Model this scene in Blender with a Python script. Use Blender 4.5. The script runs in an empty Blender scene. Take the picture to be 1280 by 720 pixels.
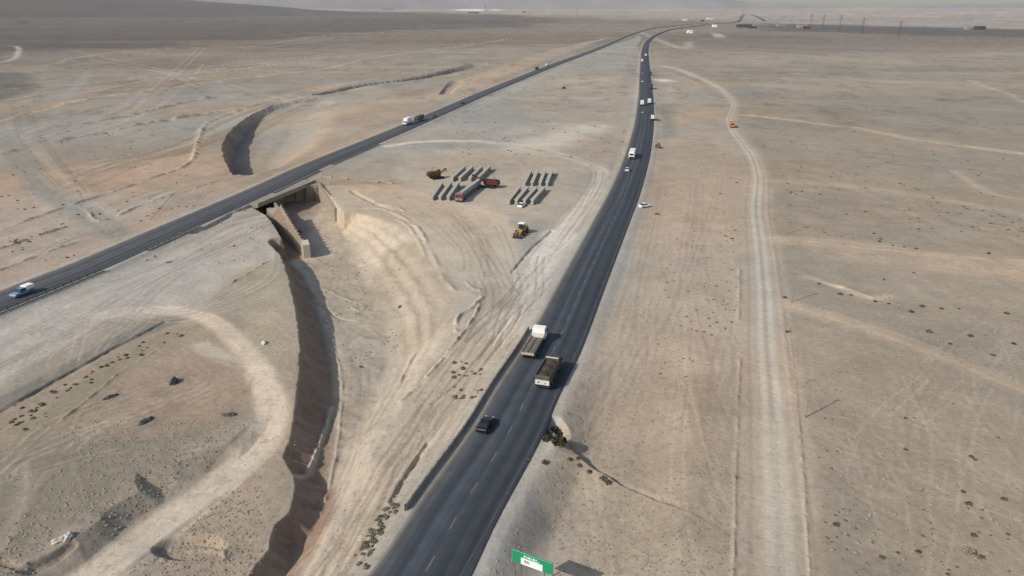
import bpy, bmesh, math, random
import numpy as np
from mathutils import Vector, Matrix
random.seed(7); rng = np.random.default_rng(11)
S = bpy.context.scene; COL = S.collection
R = math.radians
# ---------------------------------------------------------------- camera model (metres; photo measured on a 1280x720 grid)
HC, F = 62.0, 880.0
PITCH = math.atan((360 - 14) / F)
SP, CP = math.sin(PITCH), math.cos(PITCH)
def far_rise(r):
    t = np.maximum(r - 3200.0, 0.0)
    return 0.0125 * t * t / (t + 1500.0)
def ray(px, py):
    u, v = (px - 640) / F, (py - 360) / F
    return u, CP - v * SP, -(SP + v * CP)
def G(px, py, z=0.0):
    dx, dy, dz = ray(px, py)
    k = (HC - z) / max(-dz, 1e-4)
    return dx * k, dy * k
def GF(px, py):                      # on the plain, with its slow rise far away
    dx, dy, dz = ray(px, py); n = math.hypot(dx, dy)
    lo, hi = 10.0, 13500.0
    if HC + dz / n * hi > far_rise(hi): return dx / n * hi, dy / n * hi
    for _ in range(50):
        m = .5 * (lo + hi)
        if HC + dz / n * m > far_rise(m): lo = m
        else: hi = m
    return dx / n * lo, dy / n * lo
def GP(pts): return np.array([GF(*p) for p in pts])
def smooth_line(P, n=8, step=None):   # Catmull-Rom
    P = np.asarray(P, float); Q = np.vstack([2 * P[0] - P[1], P, 2 * P[-1] - P[-2]]); out = []
    for i in range(1, len(Q) - 2):
        p0, p1, p2, p3 = Q[i - 1:i + 3]
        m = n if step is None else max(2, int(np.linalg.norm(p2 - p1) / step))
        for k in range(m):
            t = k / m
            out.append(.5 * (2 * p1 + (p2 - p0) * t + (2 * p0 - 5 * p1 + 4 * p2 - p3) * t * t + (3 * p1 - p0 - 3 * p2 + p3) * t ** 3))
    out.append(Q[-2]); return np.array(out)
def sstep(a, b, x):
    t = np.clip((x - a) / (b - a + 1e-9), 0, 1); return t * t * (3 - 2 * t)
def hash2(ix, iy, seed):
    h = (ix.astype(np.int64) * 374761393 + iy.astype(np.int64) * 668265263 + seed * 1442695041) & 0xffffffff
    h = ((h ^ (h >> 13)) * 1274126177) & 0xffffffff
    return ((h ^ (h >> 16)) & 0xffffff) / float(0xffffff)
def vnoise(x, y, seed=0):
    ix, iy = np.floor(x), np.floor(y); fx, fy = x - ix, y - iy
    fx = fx * fx * (3 - 2 * fx); fy = fy * fy * (3 - 2 * fy)
    a, b = hash2(ix, iy, seed), hash2(ix + 1, iy, seed); c, d = hash2(ix, iy + 1, seed), hash2(ix + 1, iy + 1, seed)
    return (a + (b - a) * fx) * (1 - fy) + (c + (d - c) * fx) * fy - .5
def fbm(x, y, seed=0, o=4):
    s = 0; a = 1.0
    for i in range(o):
        s = s + a * vnoise(x + 17.3 * i, y - 9.1 * i, seed + i); x = x * 2.03; y = y * 2.03; a *= .5
    return s
def pdist(x, y, P):                   # unsigned distance, signed side, arclength
    best = np.full(x.shape, 1e12); sd = np.zeros(x.shape); ss = np.zeros(x.shape); acc = 0.0
    for (ax, ay), (bx, by) in zip(P[:-1], P[1:]):
        ex, ey = bx - ax, by - ay; L = math.hypot(ex, ey) + 1e-9; ex /= L; ey /= L
        t = np.clip((x - ax) * ex + (y - ay) * ey, 0, L)
        qx, qy = x - ax - t * ex, y - ay - t * ey
        d = qx * qx + qy * qy; m = d < best
        best = np.where(m, d, best); ss = np.where(m, acc + t, ss)
        sd = np.where(m, np.sign(ex * qy - ey * qx), sd); acc += L
    return np.sqrt(best), sd, ss
def inside(x, y, P):
    r = np.zeros(x.shape, bool); n = len(P)
    for i in range(n):
        (ax, ay), (bx, by) = P[i], P[(i + 1) % n]
        if ay == by: continue
        c = ((ay > y) != (by > y)) & (x < (bx - ax) * (y - ay) / (by - ay) + ax)
        r ^= c
    return r
def near(x, y, P, m):
    return np.nonzero((x > P[:, 0].min() - m) & (x < P[:, 0].max() + m) & (y > P[:, 1].min() - m) & (y < P[:, 1].max() + m))[0]

# ---------------------------------------------------------------- plan of the place (centre lines on the plain)
ROAD_R = smooth_line(GP([(470, 800), (528.5, 720), (573.5, 640), (633, 545), (661, 490), (690, 440), (709, 400), (727, 360), (745.5, 320), (764, 280),
                         (782, 240), (796, 200), (802, 175), (806, 150), (807.5, 120), (806.5, 95), (806, 75), (806.5, 62), (811, 51), (823, 43), (843, 36.5), (880, 31.5)]), 8)
ROAD_L = smooth_line(GP([(-180, 445), (-90, 411), (0, 377), (60, 353), (120, 329), (190, 298), (320, 241), (400, 204), (500, 162.5), (560, 136.5), (625, 108.5), (700, 78.5), (750, 60), (795, 41.5), (822, 35), (858, 31), (900, 28.5)]), 8)
LOOP = smooth_line(GP([(880, 31.5), (918, 28), (925, 25), (927.5, 20.5), (931, 18.3), (941, 19), (948, 22), (956, 26.5)]), 6)
DIRT = smooth_line(GP([(842, 84), (870, 95), (895, 108), (911, 121), (917, 133), (912, 147), (914, 160), (927, 178), (940, 197), (947, 220), (946, 245), (945, 268), (949, 300), (953, 340), (956, 385),
                       (958, 430), (962, 480), (966, 540), (970, 600), (973, 660), (976, 720), (980, 820)]), 6)
LOOPTRACK = smooth_line([G(a, b, -1.7 * float(sstep(505, 560, b))) for a, b in [(75, 455), (90, 415), (120, 396), (180, 386), (235, 392), (280, 412), (312, 445), (336, 485), (340, 520), (320, 562), (270, 605), (210, 650), (150, 695), (90, 745)]], 6)
def road_w(P, base): return base
def roadfrac(P, px, py):
    g = np.array(GF(px, py)); i = int(np.argmin(((P - g) ** 2).sum(1))); i = min(max(i, 1), len(P) - 2)
    d = P[i + 1] - P[i - 1]; d = d / np.linalg.norm(d); return g, d
# trench left rim, foot of its right ramp and top of it, as functions of y
def col_interp(pts, zf=lambda py: 0.0):
    A = np.array([G(a, b, zf(b)) for a, b in pts]); o = np.argsort(A[:, 1]); A = A[o]
    return A[:, 1], A[:, 0]
Dpy = [(225, 6.5), (300, 6.5), (345, 6.2), (430, 5.6), (520, 5.0), (570, 5.4), (620, 5.6), (720, 5.6)]
def Dp(py): return float(np.interp(py, [a for a, _ in Dpy], [b for _, b in Dpy]))
rim_pts = [(332, 267), (340, 278), (352, 297.6), (338, 298.6), (334, 301), (350, 318), (360, 345), (369, 385), (374, 430), (373, 470), (366, 520), (358, 560), (354, 575), (368, 595), (367, 617), (360, 637), (342, 652), (335, 680), (317, 700), (305, 720), (270, 790)]
zterr = lambda py: -1.7 * float(sstep(505, 560, py))
RIM_Y, RIM_X = col_interp(rim_pts, zterr)
FOOT_Y, FOOT_X = col_interp([(425, 290), (436, 310), (446, 340), (470, 400), (482, 450), (462, 500), (430, 560), (408, 610), (392, 650), (372, 690), (352, 720), (320, 780)], lambda py: -Dp(py))
TOP_Y, TOP_X = col_interp([(425, 265), (448, 266), (500, 280), (540, 310), (562, 345), (578, 380), (563, 420), (535, 460), (508, 495), (470, 555), (428, 620), (412, 655), (392, 690), (372, 720), (340, 780)])
DEP_Y = np.array([G(380, a)[1] for a, _ in Dpy])[::-1]; DEP_D = np.array([b for _, b in Dpy])[::-1]
# underpass: skewed to the road
FACE = np.array([G(327, 253), G(388, 228)]); fdir = (FACE[1] - FACE[0]) / np.linalg.norm(FACE[1] - FACE[0])
WL = np.array([G(350, 257), G(376, 296)]); WR = np.array([G(397.5, 231), G(426, 266)])
def line_x(P, y): return P[0][0] + (P[1][0] - P[0][0]) * (y - P[0][1]) / (P[1][1] - P[0][1])
YW0, YW1 = WL[0][1], WL[1][1]; YR0, YR1 = WR[0][1], WR[1][1]
# second cutting beyond the left road
P2_Y, P2_X = col_interp([(398, 121.5), (370, 125), (340, 131), (318, 140), (300, 152), (285, 167), (277, 183), (280, 198), (287, 212), (291, 218)])
P2R_Y, P2R_X = col_interp([(420, 121), (430, 140), (420, 160), (400, 185), (360, 205), (315, 218)])
P2F_Y, P2F_X = col_interp([(400, 122), (395, 135), (365, 155), (340, 185), (325, 205), (312, 218)], lambda py: -5)
STEPP = np.array([G(a, b) for a, b in [(322, 488), (320, 505), (314, 527), (285, 552), (240, 572), (214, 583), (190, 588), (170, 592), (168, 604), (176, 616), (150, 630), (134, 642), (116, 660), (90, 680), (40, 704), (0, 724), (-80, 770), (-200, 840)]])
LOWREG = np.vstack([STEPP, [(-300, 10), (60, 10), (60, 140), (STEPP[0][0] + 1, 140)]])
# ridge / ditch lines: px points, half width m, height m (sign), jitter
RIDGES = [
 ([(430, 258), (480, 262), (520, 284), (536, 310), (548, 332), (556, 350), (566, 362)], 1.0, .7), ([(470, 272), (500, 276), (520, 296), (535, 325)], .8, .5),
 ([(598, 360), (602, 372), (590, 385), (573, 396), (570, 415)], .7, 1.1), ([(582, 352), (594, 362)], .8, .9),
 ([(604, 372), (590, 400), (567, 430), (530, 472), (500, 496)], .5, .9), ([(525, 420), (506, 447), (497, 475)], .5, .6),
 ([(411, 385), (416, 410), (424, 440), (423, 490), (415, 540), (403, 590)], .4, .55),
 ([(411, 478), (404, 505), (392, 535), (385, 555), (366, 580)], .4, 1.3),
 ([(535, 545), (512, 580), (490, 617)], .4, -.7), ([(640, 392), (620, 420), (590, 455), (565, 480), (540, 498)], .3, -.25), ([(655, 380), (640, 410), (600, 460)], .3, -.25),

 ([(925, 440), (922, 520), (919.5, 600), (917, 720), (914, 800)], .4, .45), ([(924, 330), (924, 380), (923, 400)], .5, .6), ([(985, 405), (992, 460), (1000, 540), (1006, 620), (1012, 720)], .3, .35),
 ([(0, 289), (47, 272), (94, 256), (135, 242), (175, 228), (237, 203), (247, 178), (262, 153), (312, 134), (400, 109)], .8, .9), ([(-60, 330), (0, 312), (40, 297), (81, 284)], .7, 1.0), ([(108, 262), (125, 277), (175, 259), (230, 240), (269, 228)], .7, .9),
 ([(-40, 350), (0, 337), (50, 318), (100, 300)], .6, .7), ([(70, 178), (95, 172), (130, 167)], 1.6, 2.0), ([(140, 163), (170, 157), (206, 151), (240, 145), (270, 140)], 1.2, 1.5), ([(0, 193), (18, 189)], 1.5, 1.5),
 ([(85, 155), (115, 152), (180, 140), (230, 128), (262, 122)], 1.6, 1.6), ([(0, 153), (94, 128), (275, 102), (400, 88)], 1.2, .8),
 ([(400, 117), (430, 111), (456, 106), (537, 95), (600, 80)], 1.6, -3.6), ([(400, 75), (470, 66), (560, 60), (640, 48)], 2.0, 1.4), ([(60, 85), (110, 73), (200, 66)], 2.5, 2.0),
 ([(556, 116), (564, 108), (573, 102)], .6, -1.2), ([(275, 362), (300, 348), (335, 326)], .4, .6), ([(240, 290), (255, 285), (300, 262), (330, 250)], .7, -.8), ([(222, 292), (250, 284)], .6, .6),
 ([(0, 515), (60, 480), (140, 437), (205, 402)], .5, -.5), ([(60, 540), (100, 508), (150, 465), (200, 435)], .4, .5), ([(200, 690), (210, 676), (245, 665), (272, 668), (278, 682)], .5, .7),
 ([(0, 705), (30, 712), (60, 700), (90, 682)], .5, -.6), ([(970, 264), (986, 256)], .8, 1.1), ([(1000, 345), (1060, 360), (1090, 372)], .7, .6), ([(1010, 300), (1100, 312), (1200, 322), (1330, 330)], .8, .5),
 ([(430, 350), (447, 360), (455, 352)], .5, .5), ([(420, 396), (447, 394), (470, 388), (485, 384)], .4, .6), ([(395, 330), (430, 345), (450, 352)], .5, .5), ([(380, 335), (415, 365), (440, 372)], .4, -.5),
 
 ([(450, 250), (490, 258), (505, 265)], .5, .6), ([(440, 238), (465, 252), (490, 263)], .35, -.4), ([(640, 340), (665, 310), (690, 288)], .4, -.5),
]
MOUND = smooth_line([G(a, b, -2) for a, b in [(690, 549), (702, 562), (722, 576), (742, 588), (770, 605), (800, 621), (838, 643)]], 6)
RIDGES = [(smooth_line(GP(p), 5), w, h) for p, w, h in RIDGES]
NEARROADS = [ROAD_R, ROAD_L]
def H(x, y):
    x = np.asarray(x, float); y = np.asarray(y, float); r = np.hypot(x, y)
    # gentle relief, faded out on the graded corridors
    z = .9 * fbm(x / 60, y / 60, 3, 3) + .35 * fbm(x / 9, y / 9, 5, 3)
    big = sstep(250, 1500, r)
    z = z + big * 5.0 * fbm(x / 420, y / 420, 9, 3)
    keep = np.ones(x.shape)
    for P, w0, w1 in ((ROAD_R, 9, 26), (ROAD_L, 9, 26), (DIRT, 5, 14)):
        i = near(x, y, P, 60)
        if len(i):
            d, sd, s = pdist(x[i], y[i], P)
            keep[i] *= sstep(w0, w1, d)
    farroad = sstep(600, 1100, r)
    z = z * (keep * (1 - .75 * farroad * (1 - sstep(.35, .6, np.abs(x / (r + 1))))))
    # road embankments close to the camera
    i = near(x, y, ROAD_R, 30)
    if len(i):
        d, sd, s = pdist(x[i], y[i], ROAD_R)
        em = sstep(130, 95, y[i]) * np.where(sd < 0, 2.3, 1.0) * sstep(7.0, 13.0, d) * (1 - sstep(20, 30, d))
        z[i] -= em
        z[i] -= .35 * sstep(6.3, 9, d) * (1 - sstep(14, 22, d))
    i = near(x, y, ROAD_L, 30)
    if len(i):
        d, sd, s = pdist(x[i], y[i], ROAD_L)
        z[i] -= .5 * sstep(6.8, 9, d) * (1 - sstep(14, 22, d)) * np.where(y[i] > 100, 1, 0)
    # low terrace between the dug step and the trench
    jx = .8 * fbm(x / 3.2, y / 3.2, 21, 3); jy = .7 * fbm(x / 3, y / 3, 31, 2)
    i = np.nonzero((y < 135) & (x < 5) & (y > 40))[0]
    if len(i):
        sdd, _, _ = pdist(x[i] + .5 * jx[i], y[i] + .4 * jy[i], STEPP); sdd = np.where(inside(x[i] + .5 * jx[i], y[i] + .4 * jy[i], LOWREG), sdd, 0); xl = np.interp(y[i], RIM_Y, RIM_X)
        lo = 1.7 * sstep(105, 92, y[i]) * np.clip(sdd / 2.8, 0, 1) * (1 - sstep(xl + 6, xl + 14, x[i]))
        z[i] -= lo
    # small borrow pit by the lower track
    cx, cy = G(238, 688, -2.3); q = ((x - cx) / 4.6) ** 2 + ((y - cy) / 2.4) ** 2
    z = z - 1.3 * (1 - sstep(.55, 1.1, q + .25 * jx))
    # the great trench
    i = np.nonzero((y > 55) & (y < YR0 + 1) & (x > -130) & (x < 40))[0]
    if len(i):
        X, Y = x[i], y[i]; D = np.interp(Y, DEP_Y, DEP_D); jag = np.where(Y > YW1, .25, 1.0)
        xl = np.interp(Y + .6 * jy[i], RIM_Y, RIM_X) + jag * .5 * jx[i]
        fx = line_x(FACE, Y) - 9.5
        gapx = np.interp(Y, [YW1, YW0, YW0 + 4], [xl.mean() if 0 else 0, 0, 0])
        xl = np.where(Y > FACE[0][1] - 2.0, fx, np.where(Y > G(332, 267)[1], np.interp(Y, [G(332, 267)[1], FACE[0][1] - 2.0], [G(332, 267)[0], line_x(FACE, FACE[0][1] - 2) - 3]), xl))
        xf = np.interp(Y, FOOT_Y, FOOT_X); xr = np.interp(Y, TOP_Y, TOP_X) + .8 * jx[i]
        wx = line_x(WR, Y); onw = Y > YR1
        xf = np.where(onw, wx + .5, np.minimum(xf, xr - 1.0)); xr = np.where(onw, wx + 1.2, xr)
        b = np.where(Y > FACE[0][1] - 2, .6, np.where(Y > YW1 - 2, 1.2, np.interp(Y, [G(350, 640)[1], G(350, 575)[1], G(350, 345)[1], YW1 - 2], [2.6, 5.0, 5.0, 3.2])))
        drop = np.clip((X - xl) / b, 0, 1); drop = drop + .10 * np.sin(drop * math.pi) * (1 + 2.2 * vnoise(Y * 1.3 - X * .5, X * .25, 15)); up = sstep(0, 1, (X - xf) / (xr - xf)); tr_ = np.where(onw, 0, np.sin(np.clip(up, 0, 1) * math.pi)); up = up + tr_ * (.035 * np.sin(up * 22 + 2.2 * jx[i] + Y * .08) + .05 * fbm(X / 5, Y / 5, 141, 3)); up = np.clip(up, 0, 1)
        zz = -D * drop * (1 - up)
        zz += drop * (1 - up) * (.35 * jx[i] + .3 * jy[i])
        # backfill shelf behind the left wing wall
        xw = line_x(WL, Y); w = np.interp(Y, [YW1 + 4, YW0], [.6, 4.6])
        m = (Y > YW1 + 2) & (Y < YW0 + 3) & (X > xw - w) & (X < xw + .5)
        zz = np.where(m, np.maximum(zz, -1.3 - .15 * (xw - X) - .10 * (YW0 - Y)), zz)
        lower = np.where((X - xl > 0) & (X < xr), 1 - drop * (1 - up), 1.0)
        z[i] = z[i] * lower + zz
    # cutting beyond the left road
    i = np.nonzero((y > P2_Y[0] - .5) & (y < P2_Y[-1]) & (x < 0) & (x > -260))[0]
    if len(i):
        X, Y = x[i], y[i]; xl = np.interp(Y, P2_Y, P2_X) + 1.0 * jx[i]; xf = np.interp(Y, P2F_Y, P2F_X); xr = np.interp(Y, P2R_Y, P2R_X)
        D = 9.0 * (1 - .8 * sstep(340, P2_Y[-1], Y)); drop = np.clip((X - xl) / np.maximum(3.0, Y * Y / HC * .001), 0, 1); up = sstep(0, 1, (X - xf) / (xr - xf))
        z[i] += -D * drop * (1 - up)
    # pit at the culvert mouth
    cx, cy = G(693, 548, -2.0); q = np.hypot((x - cx) / 2.2, (y - cy) / 3.2)
    z = z - 1.9 * (1 - sstep(.45, 1.15, q + .2 * jx))
    i = near(x, y, MOUND, 12)
    if len(i):
        d, sd, s = pdist(x[i] + .25 * jx[i], y[i] + .25 * jy[i], MOUND); amp = 1.25 * (1 - sstep(4, 27, s)) * (.85 + .5 * fbm(s / 2.5, s * 0, 19, 3)) + .1; amp = amp * sstep(-.5, 1.5, s) * sstep(6.3, 8.5, pdist(x[i], y[i], ROAD_R[:60])[0])
        z[i] += np.where(sd < 0, amp * np.exp(-(d / 4.5) ** 1.5), amp * np.clip(1 - d / .35, 0, 1) - .25 * np.exp(-((d - .7) / .5) ** 2) * (s > .3)) * (1 - sstep(26, 29, s))
    for P, w, h in RIDGES:
        i = near(x, y, P, 4 * w + 2)
        if len(i):
            d, sd, s = pdist(x[i] + .5 * w * jx[i], y[i] + .5 * w * jy[i], P)
            fade = np.clip(.6 + 1.3 * fbm(s / (5 * w), d * 0 + w, 77, 3), 0, 1.8)
            wv = w; rq = r[i]; w = np.maximum(w, rq * rq / HC * .0008 * np.where(rq > 180, 1.0, .3)); h = h * np.clip((w / wv) ** .8, 1, 2.2)
            z[i] += np.where(h < 0, h * (.5 + .5 * fade) * np.exp(-(d / w) ** 4), h * .55 * fade * np.exp(-(d / (.7 * w)) ** 2))
    return z + far_rise(r)
def ON(pts, dz=0.0):                  # photo points onto the shaped ground
    pts = np.asarray(pts, float); x = np.array([GF(*p) for p in pts]); z = np.zeros(len(pts))
    for _ in range(5):
        z = H(x[:, 0], x[:, 1])
        for k, (a, b) in enumerate(pts):
            if b > 60: x[k] = G(a, b, z[k])
    return np.column_stack([x, z + dz])

# ---------------------------------------------------------------- materials
def lin(c): 
    c = np.asarray(c, float) / 255; return np.where(c < .04045, c / 12.92, ((c + .055) / 1.055) ** 2.4)
MATS = {}
def mat(name, rgb, rough=.7, metal=0.0, var=.18, scale=3.0, bump=0.0, spec=.3):
    if name in MATS: return MATS[name]
    m = bpy.data.materials.new(name); m.use_nodes = True; nt = m.node_tree; b = nt.nodes['Principled BSDF']
    L = lin(rgb); tc = nt.nodes.new('ShaderNodeTexCoord'); n = nt.nodes.new('ShaderNodeTexNoise'); n.inputs['Scale'].default_value = scale; n.inputs['Detail'].default_value = 6
    nt.links.new(tc.outputs['Object'], n.inputs['Vector'])
    r = nt.nodes.new('ShaderNodeValToRGB'); r.color_ramp.elements[0].position = .3; r.color_ramp.elements[1].position = .7
    r.color_ramp.elements[0].color = (*(L * (1 - var)), 1); r.color_ramp.elements[1].color = (*np.minimum(L * (1 + var), 1), 1)
    nt.links.new(n.outputs['Fac'], r.inputs['Fac']); nt.links.new(r.outputs['Color'], b.inputs['Base Color'])
    b.inputs['Roughness'].default_value = rough; b.inputs['Metallic'].default_value = metal; b.inputs['Specular IOR Level'].default_value = spec
    if bump:
        bp = nt.nodes.new('ShaderNodeBump'); bp.inputs['Strength'].default_value = bump; bp.inputs['Distance'].default_value = .1
        nt.links.new(n.outputs['Fac'], bp.inputs['Height']); nt.links.new(bp.outputs['Normal'], b.inputs['Normal'])
    MATS[name] = m; return m
CONC = mat('concrete', (146, 136, 121), .9, var=.22, scale=.7); CONCD = mat('weathered_concrete', (140, 133, 122), .9, var=.2, scale=.6)
WHITE = mat('white_paint', (232, 232, 230), .45, var=.05); WHITED = mat('dusty_white_paint', (205, 203, 198), .55, var=.12)
TYRE = mat('tyre_rubber', (30, 29, 29), .9, var=.2); GLASS = mat('vehicle_glass', (30, 36, 44), .12, var=.05, spec=.6); STEEL = mat('dark_steel', (62, 60, 58), .6, .3)
RIM = mat('wheel_rim', (128, 126, 122), .5, .3); GALV = mat('galvanised_steel', (128, 130, 133), .5, .4, var=.15); BLACKP = mat('black_paint', (26, 27, 30), .3, var=.1, spec=.5)
DECK = mat('truck_deck', (112, 106, 100), .8, var=.3, scale=2); LOAD = mat('dark_soil_load', (66, 60, 50), .95, var=.35, scale=1.5, bump=.6); REDL = mat('tail_lamp_red', (96, 26, 22), .4)
YEL = mat('yellow_machine_paint', (178, 140, 84), .6, var=.2); ORA = mat('orange_paint', (190, 112, 50), .6, var=.15); BROWN = mat('brown_machine_paint', (88, 66, 44), .75, var=.3); DRED = mat('dark_red_paint', (82, 40, 38), .7, var=.2)
PINK = mat('faded_red_paint', (150, 104, 98), .65, var=.15); BLUE = mat('sky_blue_paint', (96, 146, 176), .45, var=.08); SIGNG = mat('sign_green', (34, 134, 100), .5, var=.06); SIGNL = mat('sign_pale_green', (96, 176, 146), .5, var=.06)
RUST = mat('rusty_rebar', (96, 70, 56), .9); WOOD = mat('weathered_pole', (140, 130, 118), .9, var=.15); FOL = mat('desert_foliage', (98, 90, 72), .95, var=.4, scale=6); FOLG = mat('green_foliage', (126, 121, 101), .95, var=.35, scale=5)
TWIG = mat('twig', (84, 70, 58), .95); ASPILE = mat('dark_spoil', (84, 80, 76), .95, var=.35, scale=2, bump=.5); ROCK = mat('pale_rock', (184, 178, 166), .9, var=.12); CLOD = mat('soil_clod', (138, 129, 115), .95, var=.2); MUD = mat('mud_wall', (150, 136, 120), .95, var=.15)
# ---------------------------------------------------------------- mesh helpers
def link(name, me, m, parent=None):
    o = bpy.data.objects.new(name, me); COL.objects.link(o); me.materials.append(m)
    if parent is not None: o.parent = parent
    return o
class MB:
    def __init__(s): s.b = bmesh.new()
    def box(s, c, d, rz=0, rx=0, taper=(1, 1), bev=0, ry=0):
        r = bmesh.ops.create_cube(s.b, size=1); vs = r['verts']
        for v in vs:
            t = taper if v.co.z > 0 else (1, 1)
            v.co = Vector((v.co.x * d[0] * t[0], v.co.y * d[1] * t[1], v.co.z * d[2]))
        if bev:
            es = list({e for v in vs for e in v.link_edges}); rr = bmesh.ops.bevel(s.b, geom=es, offset=bev, segments=2, affect='EDGES', profile=.6); vs = list({v for f in rr['faces'] for v in f.verts} | {v for v in vs if v.is_valid})
        M = Matrix.Translation(c) @ Matrix.Rotation(rz, 4, 'Z') @ Matrix.Rotation(ry, 4, 'Y') @ Matrix.Rotation(rx, 4, 'X')
        bmesh.ops.transform(s.b, matrix=M, verts=vs); return s
    def cyl(s, a, b, r0, r1=None, n=12):
        a, b = Vector(a), Vector(b); r1 = r0 if r1 is None else r1; d = b - a
        q = d.to_track_quat('Z', 'Y').to_matrix().to_4x4()
        bmesh.ops.create_cone(s.b, cap_ends=True, segments=n, radius1=r0, radius2=r1, depth=d.length, matrix=Matrix.Translation((a + b) / 2) @ q); return s
    def prof(s, pts, x0, x1, w=None):         # side outline (y,z) extruded across x, optional narrower top by z
        f = (lambda z: 1.0) if w is None else w
        n = len(pts); A = [s.b.verts.new((x0 * f(z), y, z)) for y, z in pts]; B = [s.b.verts.new((x1 * f(z), y, z)) for y, z in pts]
        for i in range(n):
            j = (i + 1) % n; s.b.faces.new((A[i], A[j], B[j], B[i]))
        s.b.faces.new(A[::-1]); s.b.faces.new(B); return s
    def poly(s, P, z0, z1):                   # plan polygon extruded in z (z may be per point)
        n = len(P); z0 = z0 if hasattr(z0, '__len__') else [z0] * n; z1 = z1 if hasattr(z1, '__len__') else [z1] * n
        A = [s.b.verts.new((p[0], p[1], z)) for p, z in zip(P, z0)]; B = [s.b.verts.new((p[0], p[1], z)) for p, z in zip(P, z1)]
        for i in range(n): j = (i + 1) % n; s.b.faces.new((A[i], A[j], B[j], B[i]))
        s.b.faces.new(A[::-1]); s.b.faces.new(B); return s
    def done(s, name, m, parent=None, smooth=False):
        bmesh.ops.recalc_face_normals(s.b, faces=s.b.faces); me = bpy.data.meshes.new(name); s.b.to_mesh(me); s.b.free()
        if smooth: me.polygons.foreach_set('use_smooth', [True] * len(me.polygons))
        return link(name, me, m, parent)
def tag(o, label=None, cat=None, group=None, kind=None):
    for k, v in (('label', label), ('category', cat), ('group', group), ('kind', kind)):
        if v: o[k] = v
    return o
def thing(name, label, cat, loc=(0, 0, 0), rz=0, group=None):
    o = bpy.data.objects.new(name, None); COL.objects.link(o); o.location = loc; o.rotation_euler = (0, 0, rz); return tag(o, label, cat, group)
def dup(o, loc, rz, label, group=None, scale=None):
    def cp(a, par):
        c = a.copy(); COL.objects.link(c); c.parent = par
        for ch in KIDS.get(a.name) or [k for k in a.children]: cp(ch, c)
        return c
    KIDS = {}
    c = cp(o, None); c.location = loc; c.rotation_euler = (0, 0, rz); c['label'] = label
    if group: c['group'] = group
    if scale: c.scale = scale
    return c
def grid_mesh(name, V, nr, nc, m, closed=False):
    me = bpy.data.meshes.new(name); nv = nr * nc
    i = np.arange(nv).reshape(nr, nc); q = np.stack([i[:-1, :-1], i[:-1, 1:], i[1:, 1:], i[1:, :-1]], -1).reshape(-1, 4)
    me.vertices.add(nv); me.vertices.foreach_set('co', V.astype(np.float32).ravel())
    me.loops.add(q.size); me.loops.foreach_set('vertex_index', q.ravel().astype(np.int32))
    me.polygons.add(len(q)); me.polygons.foreach_set('loop_start', np.arange(0, q.size, 4, dtype=np.int32)); me.polygons.foreach_set('use_smooth', np.ones(len(q), bool))
    me.update(calc_edges=True); return link(name, me, m)

# ---------------------------------------------------------------- ground sheet
th_d = np.linspace(R(49), R(.2), 1080); rr = HC / np.tan(th_d)
rr = np.concatenate([[0.5, 15, 30, 42], rr[rr < 14500]])
def ang():
    core = np.linspace(-R(48), R(48), 1200); out = np.linspace(R(50), R(180), 44)
    return np.concatenate([-out[::-1], core, out])
aa = ang(); RRg, AAg = np.meshgrid(rr, aa, indexing='ij'); gx = (RRg * np.sin(AAg)).ravel(); gy = (RRg * np.cos(AAg)).ravel(); gr = RRg.ravel()
gz = H(gx, gy)
colr = np.empty((len(gx), 3)); base = lin((150, 140, 127)); colr[:] = base
n1 = fbm(gx / 38, gy / 38, 41, 4); n2 = fbm(gx / 300, gy / 160, 43, 4); n3 = fbm(gx / 6, gy / 6, 45, 3); nfar = fbm(gx / 1500, gy / 500, 47, 4)
wx_, wy_ = fbm(gx / 14, gy / 14, 51, 3), fbm(gx / 14, gy / 14, 53, 3)
wfx, wfy = fbm(gx / 200, gy / 200, 55, 3), fbm(gx / 200, gy / 200, 57, 3)
def zone(pts, rgb, soft=3.0, warp=3.0, a=1.0):
    P = GP(pts); m = soft * 2 + warp * 2
    i = near(gx, gy, P, m)
    if not len(i): return
    k = sstep(200, 500, gr[i]); X = gx[i] + warp * (wx_[i] * (1 - k) + 3 * wfx[i] * k); Y = gy[i] + warp * (wy_[i] * (1 - k) + 3 * wfy[i] * k)
    d, _, _ = pdist(X, Y, np.vstack([P, P[:1]])); ins = inside(X, Y, P)
    w = a * sstep(-soft, soft, np.where(ins, d, -d))
    colr[i] += (lin(rgb) - colr[i]) * w[:, None]
def band(pts, hw, rgb, a=1.0, soft=.6, stripes=0.0, sw=.5, px=True, brk=0.0):
    P = smooth_line(GP(pts), 6) if px else pts
    i = near(gx, gy, P, hw * 2.5 + 2)
    if not len(i): return
    d, sd, s = pdist(gx[i] + .35 * hw * wx_[i], gy[i] + .35 * hw * wy_[i], P)
    w = a * (1 - sstep(hw * (1 - soft), hw * (1 + soft), d))
    if stripes:
        o = d * sd; w = w * (1 + stripes * 2 * fbm(o / sw, s / 60, 61, 2))
    if brk: w = w * sstep(-.2, .2 , vnoise(s / (6 * hw + 2), s * 0 + hw, 63) + .5 - brk)
    w = np.clip(w, 0, 1)
    colr[i] += (lin(rgb) - colr[i]) * w[:, None]
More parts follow.
